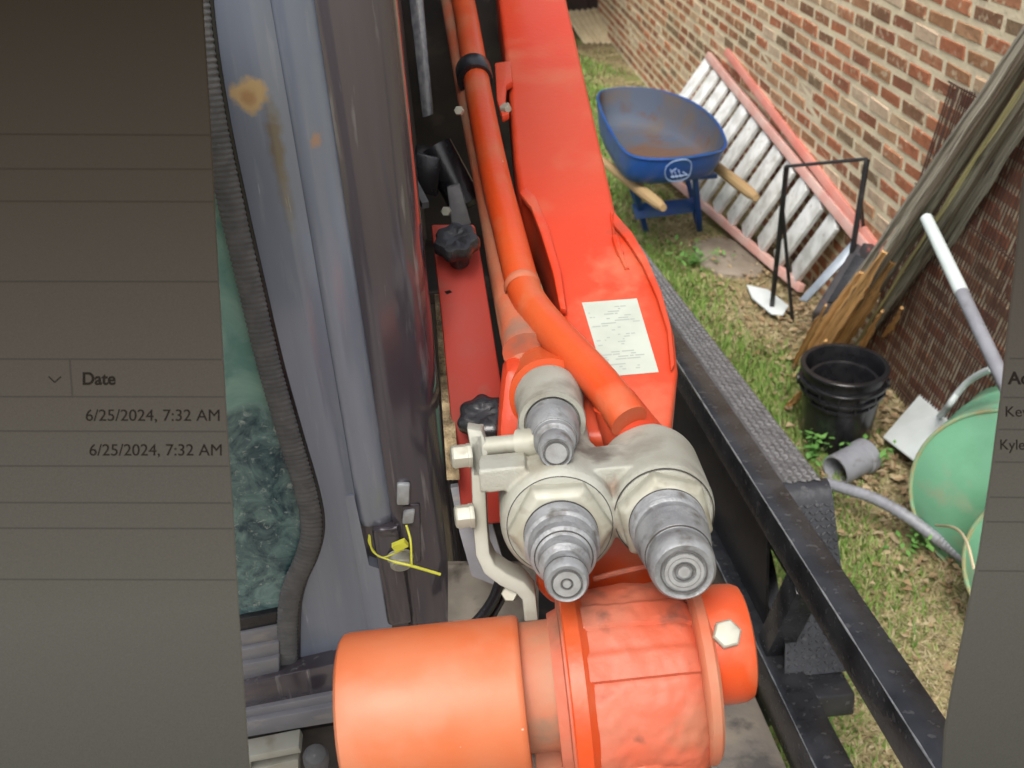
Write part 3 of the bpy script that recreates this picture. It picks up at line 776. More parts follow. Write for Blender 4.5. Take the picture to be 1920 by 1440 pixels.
obj('mount_shelf', MB().box(P(850, 500, 1.55), TX * .07, TV * .16, TZ * .008), M['dark_inside'], ld)
obj('soil_strip', MB().prism([P(815, 560, 1.30), P(834, 560, 1.30), P(862, 900, 1.14), P(838, 900, 1.14)], TV * .02), M['soil'], ld)
# red latch bar with star knobs, tilted plate
LBn = (Vector((0, -.78, .62))).normalized()
LBo = P(868, 640, 1.20)
def LB(px, py): return plane_hit(px, py, LBo, LBn)
lb = obj('latch_bar', MB().prism([LB(x, y) for x, y in [(808, 420), (890, 420), (905, 500), (952, 790), (950, 980), (868, 985), (843, 760), (828, 600)]], -LBn * .012), M['latch'], ld, bevel=.003)
obj('slot', MB().prism([LB(x, y) + LBn * .0004 for x, y in [(833, 547), (843, 544), (848, 548), (838, 552)]], LBn * .0004), M['ink'], lb)
def knob(px, py, r):
    base = LB(px, py); mk = MB()
    star = lambda t, an: (.07 * r * math.cos(an * 7) if t > .02 else 0)
    kn = Vector((-.05, -.34, .94)).normalized()
    mk.lathe(base, kn, [(0, r * .42), (.022, r * .42), (.0225, r * .8), (.026, r * .92), (.036, r * .94), (.041, r * .84), (.043, r * .45), (.041, r * .3)], 56, fn=star)
    k_ = obj('star_knob', mk, M['black_plastic'], lb, sharp=50)
    return k_
knob(862, 492, .0275); knob(912, 815, .031)
obj('hydraulic_hose', MB().tube(smooth_path([P(938, 1090, 1.16), P(925, 1125, 1.14), P(900, 1160, 1.12), P(860, 1200, 1.10)]), .0065, 12), M['black_plastic'], ld)
obj('hydraulic_hose', MB().tube(smooth_path([P(950, 1080, 1.18), P(944, 1115, 1.16), P(925, 1152, 1.14), P(900, 1200, 1.12)]), .0045, 12), M['black_plastic'], ld)
obj('grey_panel', MB().prism([P(x, y, 1.22) for x, y in [(845, 915), (900, 905), (960, 1110), (885, 1080), (862, 1000)]], TV * .01), M['sill'], ld)
obj('floor_plate', MB().prism([P(x, y, 1.30) for x, y in [(840, 1060), (1010, 1060), (1010, 1230), (840, 1230)]], TV * .01), M['dusty_steel'], ld)

# ---- lift arm: box beam widening to its foot
camd = np.array([-120, -1820, 1925.0]); ARM = Vector(R @ camd).normalized()       # rises away from the camera
AN = TX.cross(ARM).normalized()                                                   # out of the top face
AO = P(1150, 700, 1.14)
def A(px, py, h=0.0): return plane_hit(px, py, AO + AN * h, AN)
out = [(912, -120), (935, 0), (952, 150), (964, 300), (975, 370), (1000, 385), (1018, 430), (1040, 520), (1052, 590), (1060, 680), (1090, 820), (1256, 818), (1272, 690), (1265, 622), (1245, 550), (1215, 480), (1188, 432), (1155, 394), (1140, 330), (1063, 0), (1038, -120)]
arm = obj('lift_arm', MB().prism([A(x, y) for x, y in out], -AN * .115), M['orange_red'], ld, bevel=.009, seg=3)
# raised foot gusset and dents at the flare
obj('gusset', MB().prism([A(x, y, .002) for x, y in [(974, 372), (986, 362), (1004, 378), (1030, 440), (1052, 520), (1062, 592), (1050, 590), (1036, 520), (1014, 448), (996, 400)]], AN * .010 - TX * .0), M['orange_red'], arm, bevel=.0025)
obj('edge_flange', MB().prism([A(x, y, .0015) for x, y in [(1150, 402), (1184, 440), (1212, 486), (1240, 552), (1259, 622), (1265, 690), (1257, 700), (1250, 625), (1230, 560), (1203, 500), (1174, 455), (1148, 425)]], AN * .006), M['orange_red'], arm, bevel=.003)
obj('weld_bead', MB().tube(smooth_path([A(1146, 400, .001), A(1152, 440, .002), A(1163, 475, .002), A(1176, 505, .001)]), [.002] * 9 + [.0045] * 8 + [.003] * 8, 8), M['orange_red'], arm)
# decal with rows of faint print
dq = [(1091, 568), (1194, 560), (1235, 698), (1133, 707)]
dec = obj('warning_decal', MB().prism([A(x, y, .0004) for x, y in dq], AN * .0005), M['white_print'], arm)
pr_ = MB()
D = [A(x, y, .0012) for x, y in dq]
def dpt(u, v): return D[0].lerp(D[1], u).lerp(D[3].lerp(D[2], u), v)
for i in range(27):
    v = .08 + i * .032; u = .06
    dense_row = (.14 < v < .36) or (.66 < v < .86)
    while u < .92:
        l_ = random.uniform(.03, .12 if not dense_row else .3)
        if random.random() < (.45 if dense_row else .20) and not (u > .72 and v > .5):
            uu = min(u + l_, .94)
            pr_.add([dpt(u, v), dpt(uu, v), dpt(uu, v + .016), dpt(u, v + .016)], [[0, 1, 2, 3]])
        u += l_ + random.uniform(.01, .05)
o = obj('decal_print', pr_, M['grey_print'], dec, flat=True); o['kind'] = 'stuff'
# arm bracket and clamp round the tubes
obj('tube_bracket', MB().prism([A(x, y, .003) for x, y in [(928, 130), (958, 126), (962, 165), (950, 172), (948, 205), (956, 225), (942, 232), (932, 200)]], AN * .012), M['orange_red'], arm, bevel=.003)
obj('bracket_bolt', MB().hexhead(A(950, 208, .012), AN - TX * .4, .009, .01), M['zinc'], arm)
# tubes
HT = .020
tA = [A(x, y, HT) for x, y in [(842, -120), (868, 0), (884, 90), (900, 190), (928, 330), (953, 430), (972, 505), (986, 552)]]
bend = [A(1012, 592, HT + .004), A(1060, 646, HT + .010), (A(1115, 705, HT + .014)), A(1160, 762, HT + .016), A(1180, 790, HT + .014)]
pa = smooth_path(tA + bend, 10)
obj('hydraulic_tube', MB().tube(pa, .0205, 28), M['orange'], ld)
obj('weld_bead', MB().lathe(A(979, 536, HT), (A(986, 552, HT) - A(972, 505, HT)), [(-.006, .0205), (-.002, .0222), (.003, .0222), (.007, .0205)], 28, cap0=False, cap1=False), M['orange_dusty'], ld)
tB = [A(x, y, -.012) for x, y in [(846, 0), (877, 170), (904, 300), (924, 400), (948, 530), (968, 630), (985, 700)]]
obj('hydraulic_tube', MB().tube(smooth_path(tB, 8), .019, 24), M['orange_dusty'], ld)
ca = A(889, 140, HT); cdir = (A(900, 190, HT) - A(876, 60, HT)).normalized()
obj('tube_clamp', MB().lathe(ca - cdir * .016, cdir, [(-.004, .0215), (-.004, .027), (0, .0285), (.032, .0285), (.036, .027), (.036, .0215)], 32), M['black_plastic'], ld)
# orange ferrules where tubes meet the casting
CA = Vector(R @ np.array([-15, -603, 1925.0])).normalized()                        # coupler axis pointing away
F1, F2, F3 = P(1283, 1073, .85), P(1063, 1095, .85), P(1043, 850, .95)            # coupler faces
fe = A(1150, 750, HT + .016)
obj('tube_ferrule', MB().tube([fe, fe.lerp(F1 + CA * .25, .55), F1 + CA * .262, F1 + CA * .235, F1 + CA * .20], [.0225, .031, .039, .042, .042], 32), M['orange_red'], ld)
obj('tube_sleeve', MB().tube([F3 + CA * .30, F3 + CA * .25, F3 + CA * .17], [.026, .040, .043], 32), M['orange'], ld)
obj('sleeve_collar', MB().tube([P(985, 660, 1.16), P(975, 615, 1.20), P(960, 570, 1.24)], [.026, .022, .019], 20), M['orange_dusty'], ld)
obj('elbow_block', MB().prism([P(x, y, 1.12) for x, y in [(945, 690), (1060, 690), (1110, 800), (1100, 860), (930, 860), (935, 780)]], CA * .07), M['orange_red'], ld, bevel=.012)

# ---- coupler manifold: one casting
cm = MB()
def cyl(face, l0, l1, r0, r1, n=40):
    cm.lathe(face, CA, [(l0, r0 * .90), (l0 + .006, r0 * .98), (l0 + .014, r0), (l1 - .02, r1), (l1 - .006, r1 * .93), (l1, r1 * .8)], n)
cyl(F1, .112, .238, .0498, .0520)
cyl(F2, .112, .232, .0560, .0580)
cyl(F3, .086, .180, .0325, .0375)
midl = (F1 + F2) / 2 + CA * .165
cm.box(midl - CA * .005, (F1 - F2) * .36, CA * .045, TZ * .018)
cm.box(midl + TZ * .030, (F1 - F2) * .30, CA * .030, TZ * .015)
top2 = F2 + CA * .19; bot3 = F3 + CA * .13
cm.tube([top2, bot3], [.046, .033], 24)
cm.box(F2 + CA * .150 - TX * .050 + TZ * .045, TX * .022, CA * .02, TZ * .012)
man = obj('coupler_manifold', cm, M['cast_alu'], ld, remesh=.0018, sm=6)
obj('hex_collar', MB().lathe(F1 + CA * .094, CA, [(0, .0365), (.001, .0405), (.007, .0462), (.034, .0462)], 6, ph=.3), M['zinc'], man, bevel=.0022)
obj('hex_collar', MB().lathe(F2 + CA * .094, CA, [(0, .0375), (.001, .0425), (.007, .0490), (.034, .0490)], 6, ph=.0), M['zinc'], man, bevel=.0022)
def fb(p, n=48): return p
cp = obj('quick_coupler', MB().lathe(F1, CA, [(.0015, .0215), (0, .0245), (.003, .0272), (.016, .0288), (.018, .0278), (.028, .0275), (.030, .0295), (.060, .0335), (.062, .0322), (.072, .0322), (.074, .0345)] + [(.076 + i * .0011, .0350 - .0007 * (i % 2)) for i in range(20)], 56), M['steel'], man)
obj('coupler_face', MB().lathe(F1, CA, [(-.0005, .0050), (.0022, .0055), (.0022, .0095), (-.0008, .0100), (-.0008, .0165), (.003, .0170), (.003, .0215)], 56), M['steel_face'], man)
obj('quick_coupler', MB().lathe(F2, CA, [(.0012, .0140), (0, .0165), (.003, .0185), (.012, .0190), (.013, .0178), (.026, .0178), (.031, .0225), (.045, .0228), (.047, .0250), (.050, .0290), (.058, .0300), (.060, .0285), (.064, .0310), (.068, .0312), (.069, .0330)] + [(.070 + i * .0011, .0340 - .0006 * (i % 2)) for i in range(26)], 56), M['steel'], man)
obj('coupler_face', MB().lathe(F2, CA, [(-.0005, .0035), (.0015, .0040), (.0015, .0050), (-.0006, .0055), (-.0006, .0115), (.0025, .0120), (.0025, .0145)], 56), M['steel_face'], man)
obj('quick_coupler', MB().lathe(F3, CA, [(.0012, .0125), (0, .0145), (.003, .0162), (.016, .0168), (.018, .0160), (.024, .0160), (.028, .0200), (.036, .0205), (.038, .0225), (.052, .0250), (.056, .0262), (.088, .0268)], 48), M['steel'], man)
obj('coupler_face', MB().lathe(F3, CA, [(-.0005, .0095), (-.0005, .0100), (.0022, .0105), (.0022, .0130)], 48), M['steel_face'], man)
obj('socket_ring', MB().lathe(F3 + CA * .082, CA, [(.006, .0270), (0, .0285), (.0, .0335), (.008, .0345)], 48, cap0=False, cap1=False), M['cast_alu'], man)

def face_groove(face, r, wd_):
    return obj('groove_shade_ring', MB().lathe(face, CA, [(.0012, r - wd_), (-.0011, r - wd_ * .6), (-.0011, r + wd_ * .6), (.0012, r + wd_)], 56, cap0=False, cap1=False), M['ring_grey'], man)  # shade of the face grooves put in as dark rings
face_groove(F1, .0075, .0004); face_groove(F1, .0135, .0003); face_groove(F1, .0192, .0006); face_groove(F2, .0045, .0003); face_groove(F2, .0128, .0005); face_groove(F3, .0117, .0006)
def groove(face, l_, r_):
    return obj('groove_shade_ring', MB().lathe(face + CA * l_, CA, [(-.0009, r_ - .0006), (-.0006, r_ + .0002), (.0006, r_ + .0002), (.0009, r_ - .0006)], 56, cap0=False, cap1=False), M['dark_inside'], man)  # dark ring in place of shade at each step and collar gap
groove(F1, .1128, .0468); groove(F2, .1128, .0496); groove(F1, .092, .0352); groove(F1, .029, .0290); groove(F2, .092, .0342); groove(F2, .0475, .0258); groove(F2, .0125, .0190); groove(F3, .0375, .0214); groove(F3, .082, .0268)
# ---- strap bracket with bolts
def strap(pts, dep, half, deep):
    pts = [P(x, y, d_) for x, y, d_ in pts]
    vs = []; fs = []
    for i, p in enumerate(pts):
        t = (pts[min(i + 1, len(pts) - 1)] - pts[max(i - 1, 0)]).normalized()
        view = Vector(R[:, 2]); s_ = t.cross(view).normalized()
        vs += [p - s_ * half, p + s_ * half, p + s_ * half + CA * deep, p - s_ * half + CA * deep]
    for i in range(len(pts) - 1):
        for k in range(4):
            fs.append([i * 4 + k, i * 4 + (k + 1) % 4, i * 4 + 4 + (k + 1) % 4, i * 4 + 4 + k])
    fs += [[3, 2, 1, 0], [len(vs) - 4 + k for k in range(4)]]
    return MB().add(vs, fs)
sp_ = []
base = [(893, 815), (897, 900), (900, 985), (905, 1040), (918, 1068), (945, 1088), (975, 1102), (992, 1122), (996, 1165)]
for i, (x, y) in enumerate(base): sp_.append((x, y, 1.0 - .0 * i))
br = obj('mounting_bracket', strap(sp_, 1, .0068, .032), M['strap'], ld, bevel=.0018)
obj('bracket_tab', MB().prism([P(x, y, 1.0) for x, y in [(875, 803), (903, 808), (915, 840), (915, 895), (885, 895), (882, 840)]], CA * .02), M['strap'], br, bevel=.002)
obj('cross_pin', MB().lathe(P(905, 838, 1.01), P(970, 832, 1.0) - P(905, 838, 1.01), [(0, .0095), (.035, .0095), (.036, .014), (.06, .014)], 24), M['zinc'], br)
for (x, y, tx, ty) in [(884, 853, 846, 857), (888, 966, 853, 970)]:
    a_ = P(x, y, .995); b2 = P(tx, ty, .992)
    obj('hex_bolt', MB().lathe(a_, b2 - a_, [(0, .0125), (.004, .0125), (.0045, .0118), ((b2 - a_).length - .002, .0118), ((b2 - a_).length, .0098)], 6, ph=.4), M['zinc'], br, bevel=.0006)
obj('hex_bolt', MB().hexhead(P(957, 1112, 1.02), (-.1, -.6, .5), .0085, .012), M['zinc'], br)

# ---- cross tube, cast pivot and end boss
HX = (P(980, 1303, .95) - P(650, 1338, .95)).normalized()
D0 = P(650, 1340, .955); DL = (P(985, 1303, .955) - D0).length
obj('cross_tube', MB().lathe(D0, HX, [(0, .052), (0, .062), (.001, .069), (.004, .0728), (.009, .0740), (.016, .0742), (DL - .006, .0742), (DL - .002, .0732), (DL, .071), (DL, .05)], 72), M['orange_drum'], ld)
C0 = P(985, 1288, .965); CL = (P(1045, 1281, .965) - C0).length
obj('tube_collar', MB().lathe(C0 - HX * .01, HX, [(0, .059), (CL + .008, .0600), (CL + .012, .0560), (CL + .03, .056)], 64), M['orange_dusty'], ld)
B0 = P(1040, 1300, .97)
pb = lambda px: (P(px, 1300 - (px - 1040) * .115, .97) - B0).dot(HX)
HXn = HX
from mathutils import noise as mnoise
def cast_r(t, an):
    if not pb(1100) < t < pb(1330): return 0
    e = (360 - math.degrees(an)) % 360
    st = lambda a, w_: 1 / (1 + math.exp(-(e - a) / w_))
    h = .0035 * st(50, .5) - .0030 * st(66, .8) + .0035 * st(80, .5) - .0035 * st(97, .6)
    for a in (50, 80): h -= .0048 * math.exp(-((e - a) / .6) ** 2)
    h += .0022 * mnoise.noise(Vector((t * 34, e * .045, 1.5))) + .0012 * mnoise.noise(Vector((t * 110, e * .14, 4.5)))
    return h
nring = [(pb(1060) + i * (pb(1298) - pb(1060)) / 59, .0905 + .003 * math.sin(i * .055) - .010 * max(0, (i - 50) / 9) ** 2) for i in range(60)]
hs_ = obj('pivot_housing', MB().lathe(B0, HX, [(pb(1040), .05), (pb(1040), .074), (pb(1058), .078)] + nring + [(pb(1300), .05)], 300, fn=cast_r), M['orange_cast'], ld, sharp=50)
obj('housing_flange', MB().lathe(B0, HX, [(pb(1066), .080), (pb(1064), .0985), (pb(1067), .1005), (pb(1092), .1005), (pb(1096), .0975), (pb(1104), .094), (pb(1112), .088)], 72, cap0=False, cap1=False), M['orange'], hs_)
# cast ribs and seams across the barrel
u_ = Vector((0, 0, 1)) - HX * HX.z; u_.normalize(); f_ = HX.cross(u_)
if f_.dot(Vector(CAM) - B0) < 0: f_ = -f_
def on(t, an, r): return B0 + HX * t + (u_ * math.sin(an) + f_ * math.cos(an)) * r
def rib(t0, t1, a0, a1, r, name, mt, steps=6):
    vs = []; fs = []
    for i in range(steps + 1):
        an = a0 + (a1 - a0) * i / steps
        for (t, rr) in ((t0, .085), (t0 + .001, r), (t1 - .001, r), (t1, .085)):
            vs.append(on(t, math.radians(an), rr + random.uniform(-.0004, .0004)))
    for i in range(steps):
        for k in range(3): fs.append([i * 4 + k, i * 4 + k + 1, i * 4 + 5 + k, i * 4 + 4 + k])
    fs += [[0, 1, 2, 3], [steps * 4 + k for k in (3, 2, 1, 0)]]
    return obj(name, MB().add(vs, fs), mt, hs_, bevel=.0012)
# right flange and boss
E0 = P(1300, 1245, .955)
obj('end_flange', MB().lathe(P(1292, 1256, .962), HX, [(0, .078), (.002, .0845), (.004, .0865), (.012, .0855), (.015, .082), (.015, .05)], 72), M['orange_dusty'], ld)
bs = obj('end_boss', MB().lathe(P(1296, 1213, .945), HX, [(0, .04), (0, .0535), (.032, .0540), (.042, .0532), (.048, .0505), (.050, .046), (.050, .02)], 64), M['orange'], ld)
bx = P(1374, 1175, .945); bn = (Vector(CAM) - bx).normalized() + HX * .25
cc = P(1318, 1213, .945); al = (bx - cc).dot(HX); rd = plane_hit(1374, 1175, cc + f_ * .052 + u_ * .02, f_)
nrm = (rd - (cc + HX * (rd - cc).dot(HX))).normalized()
obj('hex_bolt', MB().lathe(cc + HX * (rd - cc).dot(HX) + nrm * .0525, nrm, [(0, .0130), (.0075, .0130), (.0095, .0112)], 6, ph=.2), M['zinc'], bs, bevel=.0006)
# neck from pivot to arm
obj('arm_neck', MB().prism([P(x, y, 1.05) for x, y in [(1010, 900), (1245, 900), (1250, 1110), (1115, 1130), (1035, 1140), (1005, 1110)]], CA * .05), M['orange'], ld, bevel=.01, seg=3)
obj('neck_seam', MB().tube(smooth_path([P(1112, 1086, 1.012), P(1150, 1076, 1.012), P(1210, 1062, 1.012)]), .003, 8), M['orange_cast'], ld)
obj('lower_link', MB().prism([P(x, y, .99) for x, y in [(1000, 1360), (1060, 1350), (1075, 1560), (1010, 1560)]], CA * .04), M['orange_dusty'], ld, bevel=.003)

# ================================================================== YARD THINGS
# ---- wheelbarrow
wb = thing('wheelbarrow', (1.2, 4.85, 0), 'blue wheelbarrow with rusty tray and pale wooden handles standing on the grass', 'wheelbarrow')
rimpx = [(1120, 185, .66), (1128, 172, .66), (1165, 166, .665), (1215, 167, .665), (1255, 175, .66), (1300, 193, .65), (1340, 225, .63), (1360, 262, .615), (1356, 280, .61), (1335, 288, .61), (1285, 296, .61), (1230, 299, .61), (1190, 294, .615), (1168, 280, .62), (1148, 250, .63), (1130, 215, .645)]
rim = [G(x, y, z) for x, y, z in rimpx]
rim = smooth_path(rim + [rim[0]], 4)[:-1]
cen = sum(rim, Vector()) / len(rim)
botc = cen + Vector((-.02, .0, -.165))
layers = [(0, 1.0), (.25, .985), (.6, .95), (.88, .90), (.97, .84), (1.0, .7)]
vs = []; nr = len(rim)
for t, s_ in layers:
    for p in rim:
        q = p - cen
        vs.append(Vector((cen.x, cen.y, p.z)).lerp(Vector((botc.x, botc.y, botc.z)), t) + Vector((q.x * s_, q.y * s_, 0)))
fs = []
for i in range(len(layers) - 1):
    for k in range(nr): fs.append([i * nr + k, i * nr + (k + 1) % nr, (i + 1) * nr + (k + 1) % nr, (i + 1) * nr + k])
fs.append([(len(layers) - 1) * nr + k for k in range(nr)])
add_stain(M['tray_in'], botc + Vector((.0, -.06, .01)), .27, (.125, .068, .040), .5, .92, nscale=9)
tray = obj('tray', MB().add(vs, fs), M['blue'], wb, sharp=60)
vin = [cen.lerp(v, .985) + Vector((0, 0, .006)) for v in vs]
obj('tray_inside', MB().add(vin, fs), M['tray_in'], tray, sharp=60)
obj('tray_rim', MB().tube(rim + [rim[0], rim[1]], .0068, 8), M['blue'], tray)
# pale emblem on the rear wall
def tw(px, py):
    return YP(px, py, vs[int(nr * 2 + nr * .68)].y - .035)
ey = min(v.y for v in vs[:nr * 2]) 
def EM(px, py):
    # point on the tray's rear wall, found by walking the ray to the wall plane
    i0 = min(range(nr), key=lambda k: abs(view_px(rim[k])[0] - 1272) + (1000 if view_px(rim[k])[1] < 250 else 0))
    a0 = vs[i0]; a1 = vs[nr * 3 + i0]; a2 = vs[(i0 + 3) % nr]
    nn_ = (a1 - a0).cross(a2 - a0).normalized()
    if nn_.dot(Vector(CAM) - a0) < 0: nn_ = -nn_
    return plane_hit(px, py, a0 + nn_ * .020, nn_)
ring = smooth_path([EM(x, y) for x, y in [(1250, 312), (1262, 303), (1285, 299), (1296, 306), (1294, 325), (1284, 336), (1262, 340), (1250, 335), (1247, 322), (1250, 312)]], 4)
obj('emblem', MB().tube(ring, .0022, 6), M['pale_blue'], tray)
es = MB()
for (x0, y0, x1, y1) in [(1257, 318, 1263, 334), (1265, 322, 1270, 334), (1272, 319, 1277, 333), (1258, 332, 1288, 328), (1280, 322, 1289, 328), (1260, 322, 1268, 316)]:
    es.tube([EM(x0, y0), EM(x1, y1)], .003, 6)
obj('emblem_lettering', es, M['pale_blue'], tray)
# frame, legs, handles, wheel
hl = [(G(1244, 390, .44), Vector((.905, 4.72, .42))), (G(1418, 371, .44), Vector((1.36, 4.75, .43)))]
for a_, b2 in hl:
    fwd = (b2 - a_)
    obj('handle', MB().tube([a_, a_.lerp(b2, .12), a_.lerp(b2, .35), b2, b2 + fwd * .45], [.016, .026, .028, .024, .02], 10), M['handle_wood'], wb)
ft = [G(1212, 436), G(1312, 432)]
tp = [G(1186, 360, .30), G(1302, 352, .30)]
for f0, t0 in zip(ft, tp):
    obj('leg', MB().bar(Vector((t0.x, t0.y, .36)), f0, .028, .028, up=(0, 1, 0)), M['blue'], wb, bevel=.004)
    obj('leg', MB().bar(Vector((t0.x + .01, t0.y + .25, .34)), f0 + Vector((0, .05, .02)), .026, .014, up=(0, 1, 0)), M['blue'], wb, bevel=.003)
obj('leg_brace', MB().prism([G(1185, 385, .19), G(1306, 373, .19), G(1306, 398, .13), G(1192, 412, .13)], (0, .012, .004)), M['blue'], wb, bevel=.003)
obj('tray_support', MB().bar(Vector((1.03, 4.78, .355)), Vector((1.40, 4.75, .355)), .05, .02), M['blue'], wb)
wh = obj('wheel', MB().lathe(Vector((1.24, 5.72, .18)), (1, 0, 0), [(-.035, .09), (-.04, .14), (-.025, .175), (.025, .175), (.04, .14), (.035, .09)], 28), M['black_plastic'], wb)
obj('hub', MB().lathe(Vector((1.19, 5.72, .18)), (1, 0, 0), [(0, .02), (.1, .02)], 12), M['blue'], wh)
for s_ in (-.06, .06):
    obj('wheel_fork', MB().bar(Vector((1.24 + s_, 5.72, .18)), Vector((1.22 + s_ * 1.8, 5.1, .36)), .03, .03), M['blue'], wb)

# ---- ladder leaning on its side against the wall
la = thing('ladder', (1.58, 4.7, 0), 'white runged ladder with pink rails lying on its side against the brick wall', 'ladder')
TL, TR = Vector((1.655, 6.0, .636)), Vector((1.655, 3.50, .432))
BL, BR_ = Vector((1.36, 5.75, .06)), Vector((1.56, 3.86, .07))
TL = W(1328, 104, .03); TR = W(1648, 492, .03)
BL = G(1200, 284, .06); BR_ = G(1503, 541, .07)
up_ = ((TL + TR) / 2 - (BL + BR_) / 2).normalized(); al_ = (TR - TL).normalized(); nl = al_.cross(up_).normalized()
if nl.x > 0: nl = -nl
obj('rail', MB().bar(TL, TR, .030, .040, up=up_), M['ladder_pink'], la, bevel=.003)
obj('rail', MB().bar(BL, BR_, .030, .040, up=up_), M['ladder_pink'], la, bevel=.003)
T2, T3 = W(1362, 96, .012) , W(1662, 490, .012)
obj('rail', MB().bar(T2, T3, .022, .038, up=up_), M['ladder_salmon'], la, bevel=.003, label='salmon red rear rail')
N = 12
for i in range(N):
    t = (i + .25) / N * .89
    # match both ends along their rails so the rungs stay square to the rail in space
    a_ = TL.lerp(TR, t) - up_ * .028 - nl * .012; b2 = BL.lerp(BR_, t * 1.13) + up_ * .028 - nl * .012
    wdd = .112
    sd_ = (b2 - a_).cross(nl).normalized()
    r_ = MB().box((a_ + b2) / 2 + nl * .004, (b2 - a_) / 2, sd_ * wdd / 2, nl * .012)
    rg = obj('rung', r_, M['ladder_white'], la, bevel=.004)
    if i > 6:
        obj('rung', MB().box((a_ + b2) / 2 - nl * .03 + sd_ * .075, (b2 - a_) / 2, sd_ * .016, nl * .010), M['ladder_white'], la, bevel=.003)
obj('end_cap', MB().bar(W(1620, 470, .05), W(1652, 505, .03), .05, .07, up=up_), M['charcoal'], la, bevel=.004)

# ---- dark bin with flashing strip at the ladder's near end
bn_ = thing('plant_bin', G(1585, 560), 'dark charcoal bin with reddish scraps at the near end of the ladder', 'bin')
bq = [G(1540, 590, .02), G(1618, 520, .02)]
obj('bin_body', MB().prism([P(1522, 585, 4.0), P(1604, 452, 3.98), P(1655, 480, 3.90), P(1578, 592, 3.96)], Vector((.02, .05, -.14))), M['charcoal'], bn_, bevel=.012)
obj('bin_lid', MB().prism([P(1550, 570, 3.93), P(1604, 478, 3.91), P(1642, 498, 3.86), P(1580, 572, 3.90)], Vector((-.005, -.01, .012))), M['black_plastic'], bn_, bevel=.006)
obj('flashing_strip', MB().prism([P(1498, 562, 4.16), P(1512, 566, 4.14), P(1612, 462, 4.06), P(1596, 452, 4.08)], Vector((.01, .02, -.015))), M['flash'], label='bent grey metal flashing strip beside the dark bin', cat='metal strip', bevel=.002)
for k, (x, y, s_) in enumerate([(1556, 588, .05), (1575, 596, .04), (1540, 598, .045)]):
    pass
# ---- black rack of thin tubes
rk = thing('rack', G(1500, 600), 'black thin metal rack frame standing in front of the ladder', 'rack')
K = dict(a=P(1475, 312, 4.05), b=P(1626, 298, 3.86), c=P(1603, 440, 3.96), d=G(1446, 588), e=P(1462, 385, 4.1), f=G(1486, 606), g=G(1545, 600), h=P(1617, 470, 4.1))
def rod(p, q, r=.0115): return obj('rack_bar', MB().tube([p, q], r, 8), M['black'], rk)
rod(K['a'], K['b'], .007); rod(K['a'], K['d']); rod(K['b'], K['c'] + (K['c'] - K['b']) * .25)
rod(K['a'].lerp(K['d'], .25), K['f'], .008); rod(K['d'], K['f'], .008); rod(K['f'], K['g'], .008)
rod(K['b'].lerp(K['c'], .55), G(1634, 560, .05), .008); rod(G(1455, 560), G(1490, 600), .006)
# ---- slab stone and pale paper
stn = [G(x, y, .03) for x, y in [(1298, 452), (1345, 442), (1400, 452), (1436, 500), (1418, 516), (1350, 510), (1312, 492)]]
obj('flat_stone', MB().prism(stn, (0, 0, -.06)), M['stone'], bevel=.018, seg=3, label='flat brown stone slab in the grass below the ladder', cat='stone')
obj('white_sheet', MB().prism([G(x, y, .036) for x, y in [(1400, 536), (1440, 545), (1478, 575), (1468, 592), (1446, 590), (1410, 560)]], (0, 0, .006)), M['plate'], label='pale scrap of sheeting on the grass under the black rack', cat='scrap')

# ---- leaning split posts
def board(name, pts0, pts1, wdt, th, mt, parent, tip=None, tip1=None):
    n0, n1 = Vector(pts0), Vector(pts1)
    d = (n1 - n0); ln_ = d.length
    nrm_ = (Vector(CAM) - n0).normalized(); side = d.cross(nrm_).normalized(); nrm_ = side.cross(d).normalized()
    seg = 18; vs = []; fs = []; nc = 5
    for i in range(seg + 1):
        t = i / seg
        w0 = wdt
        if tip: w0 *= min(1, tip + (1 - tip) * t / .3)
        if tip1: w0 *= min(1, tip1 + (1 - tip1) * (1 - t) / .35)
        jl, jr = random.uniform(-.004, .004), random.uniform(-.004, .004)
        for k in range(nc):                               # uneven split face
            u = k / (nc - 1)
            vs.append(Vector((-w0 / 2 - jl + u * (w0 + jl + jr), .003 * math.sin(k * 2.1 + wdt * 900) + random.uniform(-.0015, .0015), t * ln_)))
        vs += [Vector((w0 / 2 + jr, -th, t * ln_)), Vector((-w0 / 2 - jl, -th, t * ln_))]
    q = nc + 2
    for i in range(seg):
        for k in range(q): fs.append([i * q + k, i * q + (k + 1) % q, (i + 1) * q + (k + 1) % q, (i + 1) * q + k])
    fs += [list(range(q))[::-1], [seg * q + k for k in range(q)]]
    o = obj(name, MB().add(vs, fs), mt, None, origin=(0, 0, 0), bevel=0, sharp=50)
    o.parent = parent
    mt_ = Matrix((side, nrm_, d.normalized())).transposed().to_4x4(); mt_.translation = n0 - ORIG[parent.name]
    o.matrix_basis = mt_
    return o
lp = thing('leaning_timber', G(1560, 670), 'bundle of weathered grey split timbers with orange splintered feet leaning on the wall', 'timber')
defs = []
for k in range(10):
    u = k / 9
    defs.append(((1508 + u * 148, 666 - u * 14), (1936 + u * 108, 40), (.027, .032, .018, .031, .020, .013, .027, .020, .035, .018)[k], (.05, .03, .05, .04, .03, .06, .03, .05, .04, .03)[k],
                 ('wood_grey', 'wood_pale', 'wood_brown', 'wood_grey', 'wood_brown', 'wood_yellow', 'wood_grey', 'wood_brown', 'wood_pale', 'wood_grey')[k], (.34, .42, .30, .38, .26, 0, 0, 0, 0, 0)[k]))
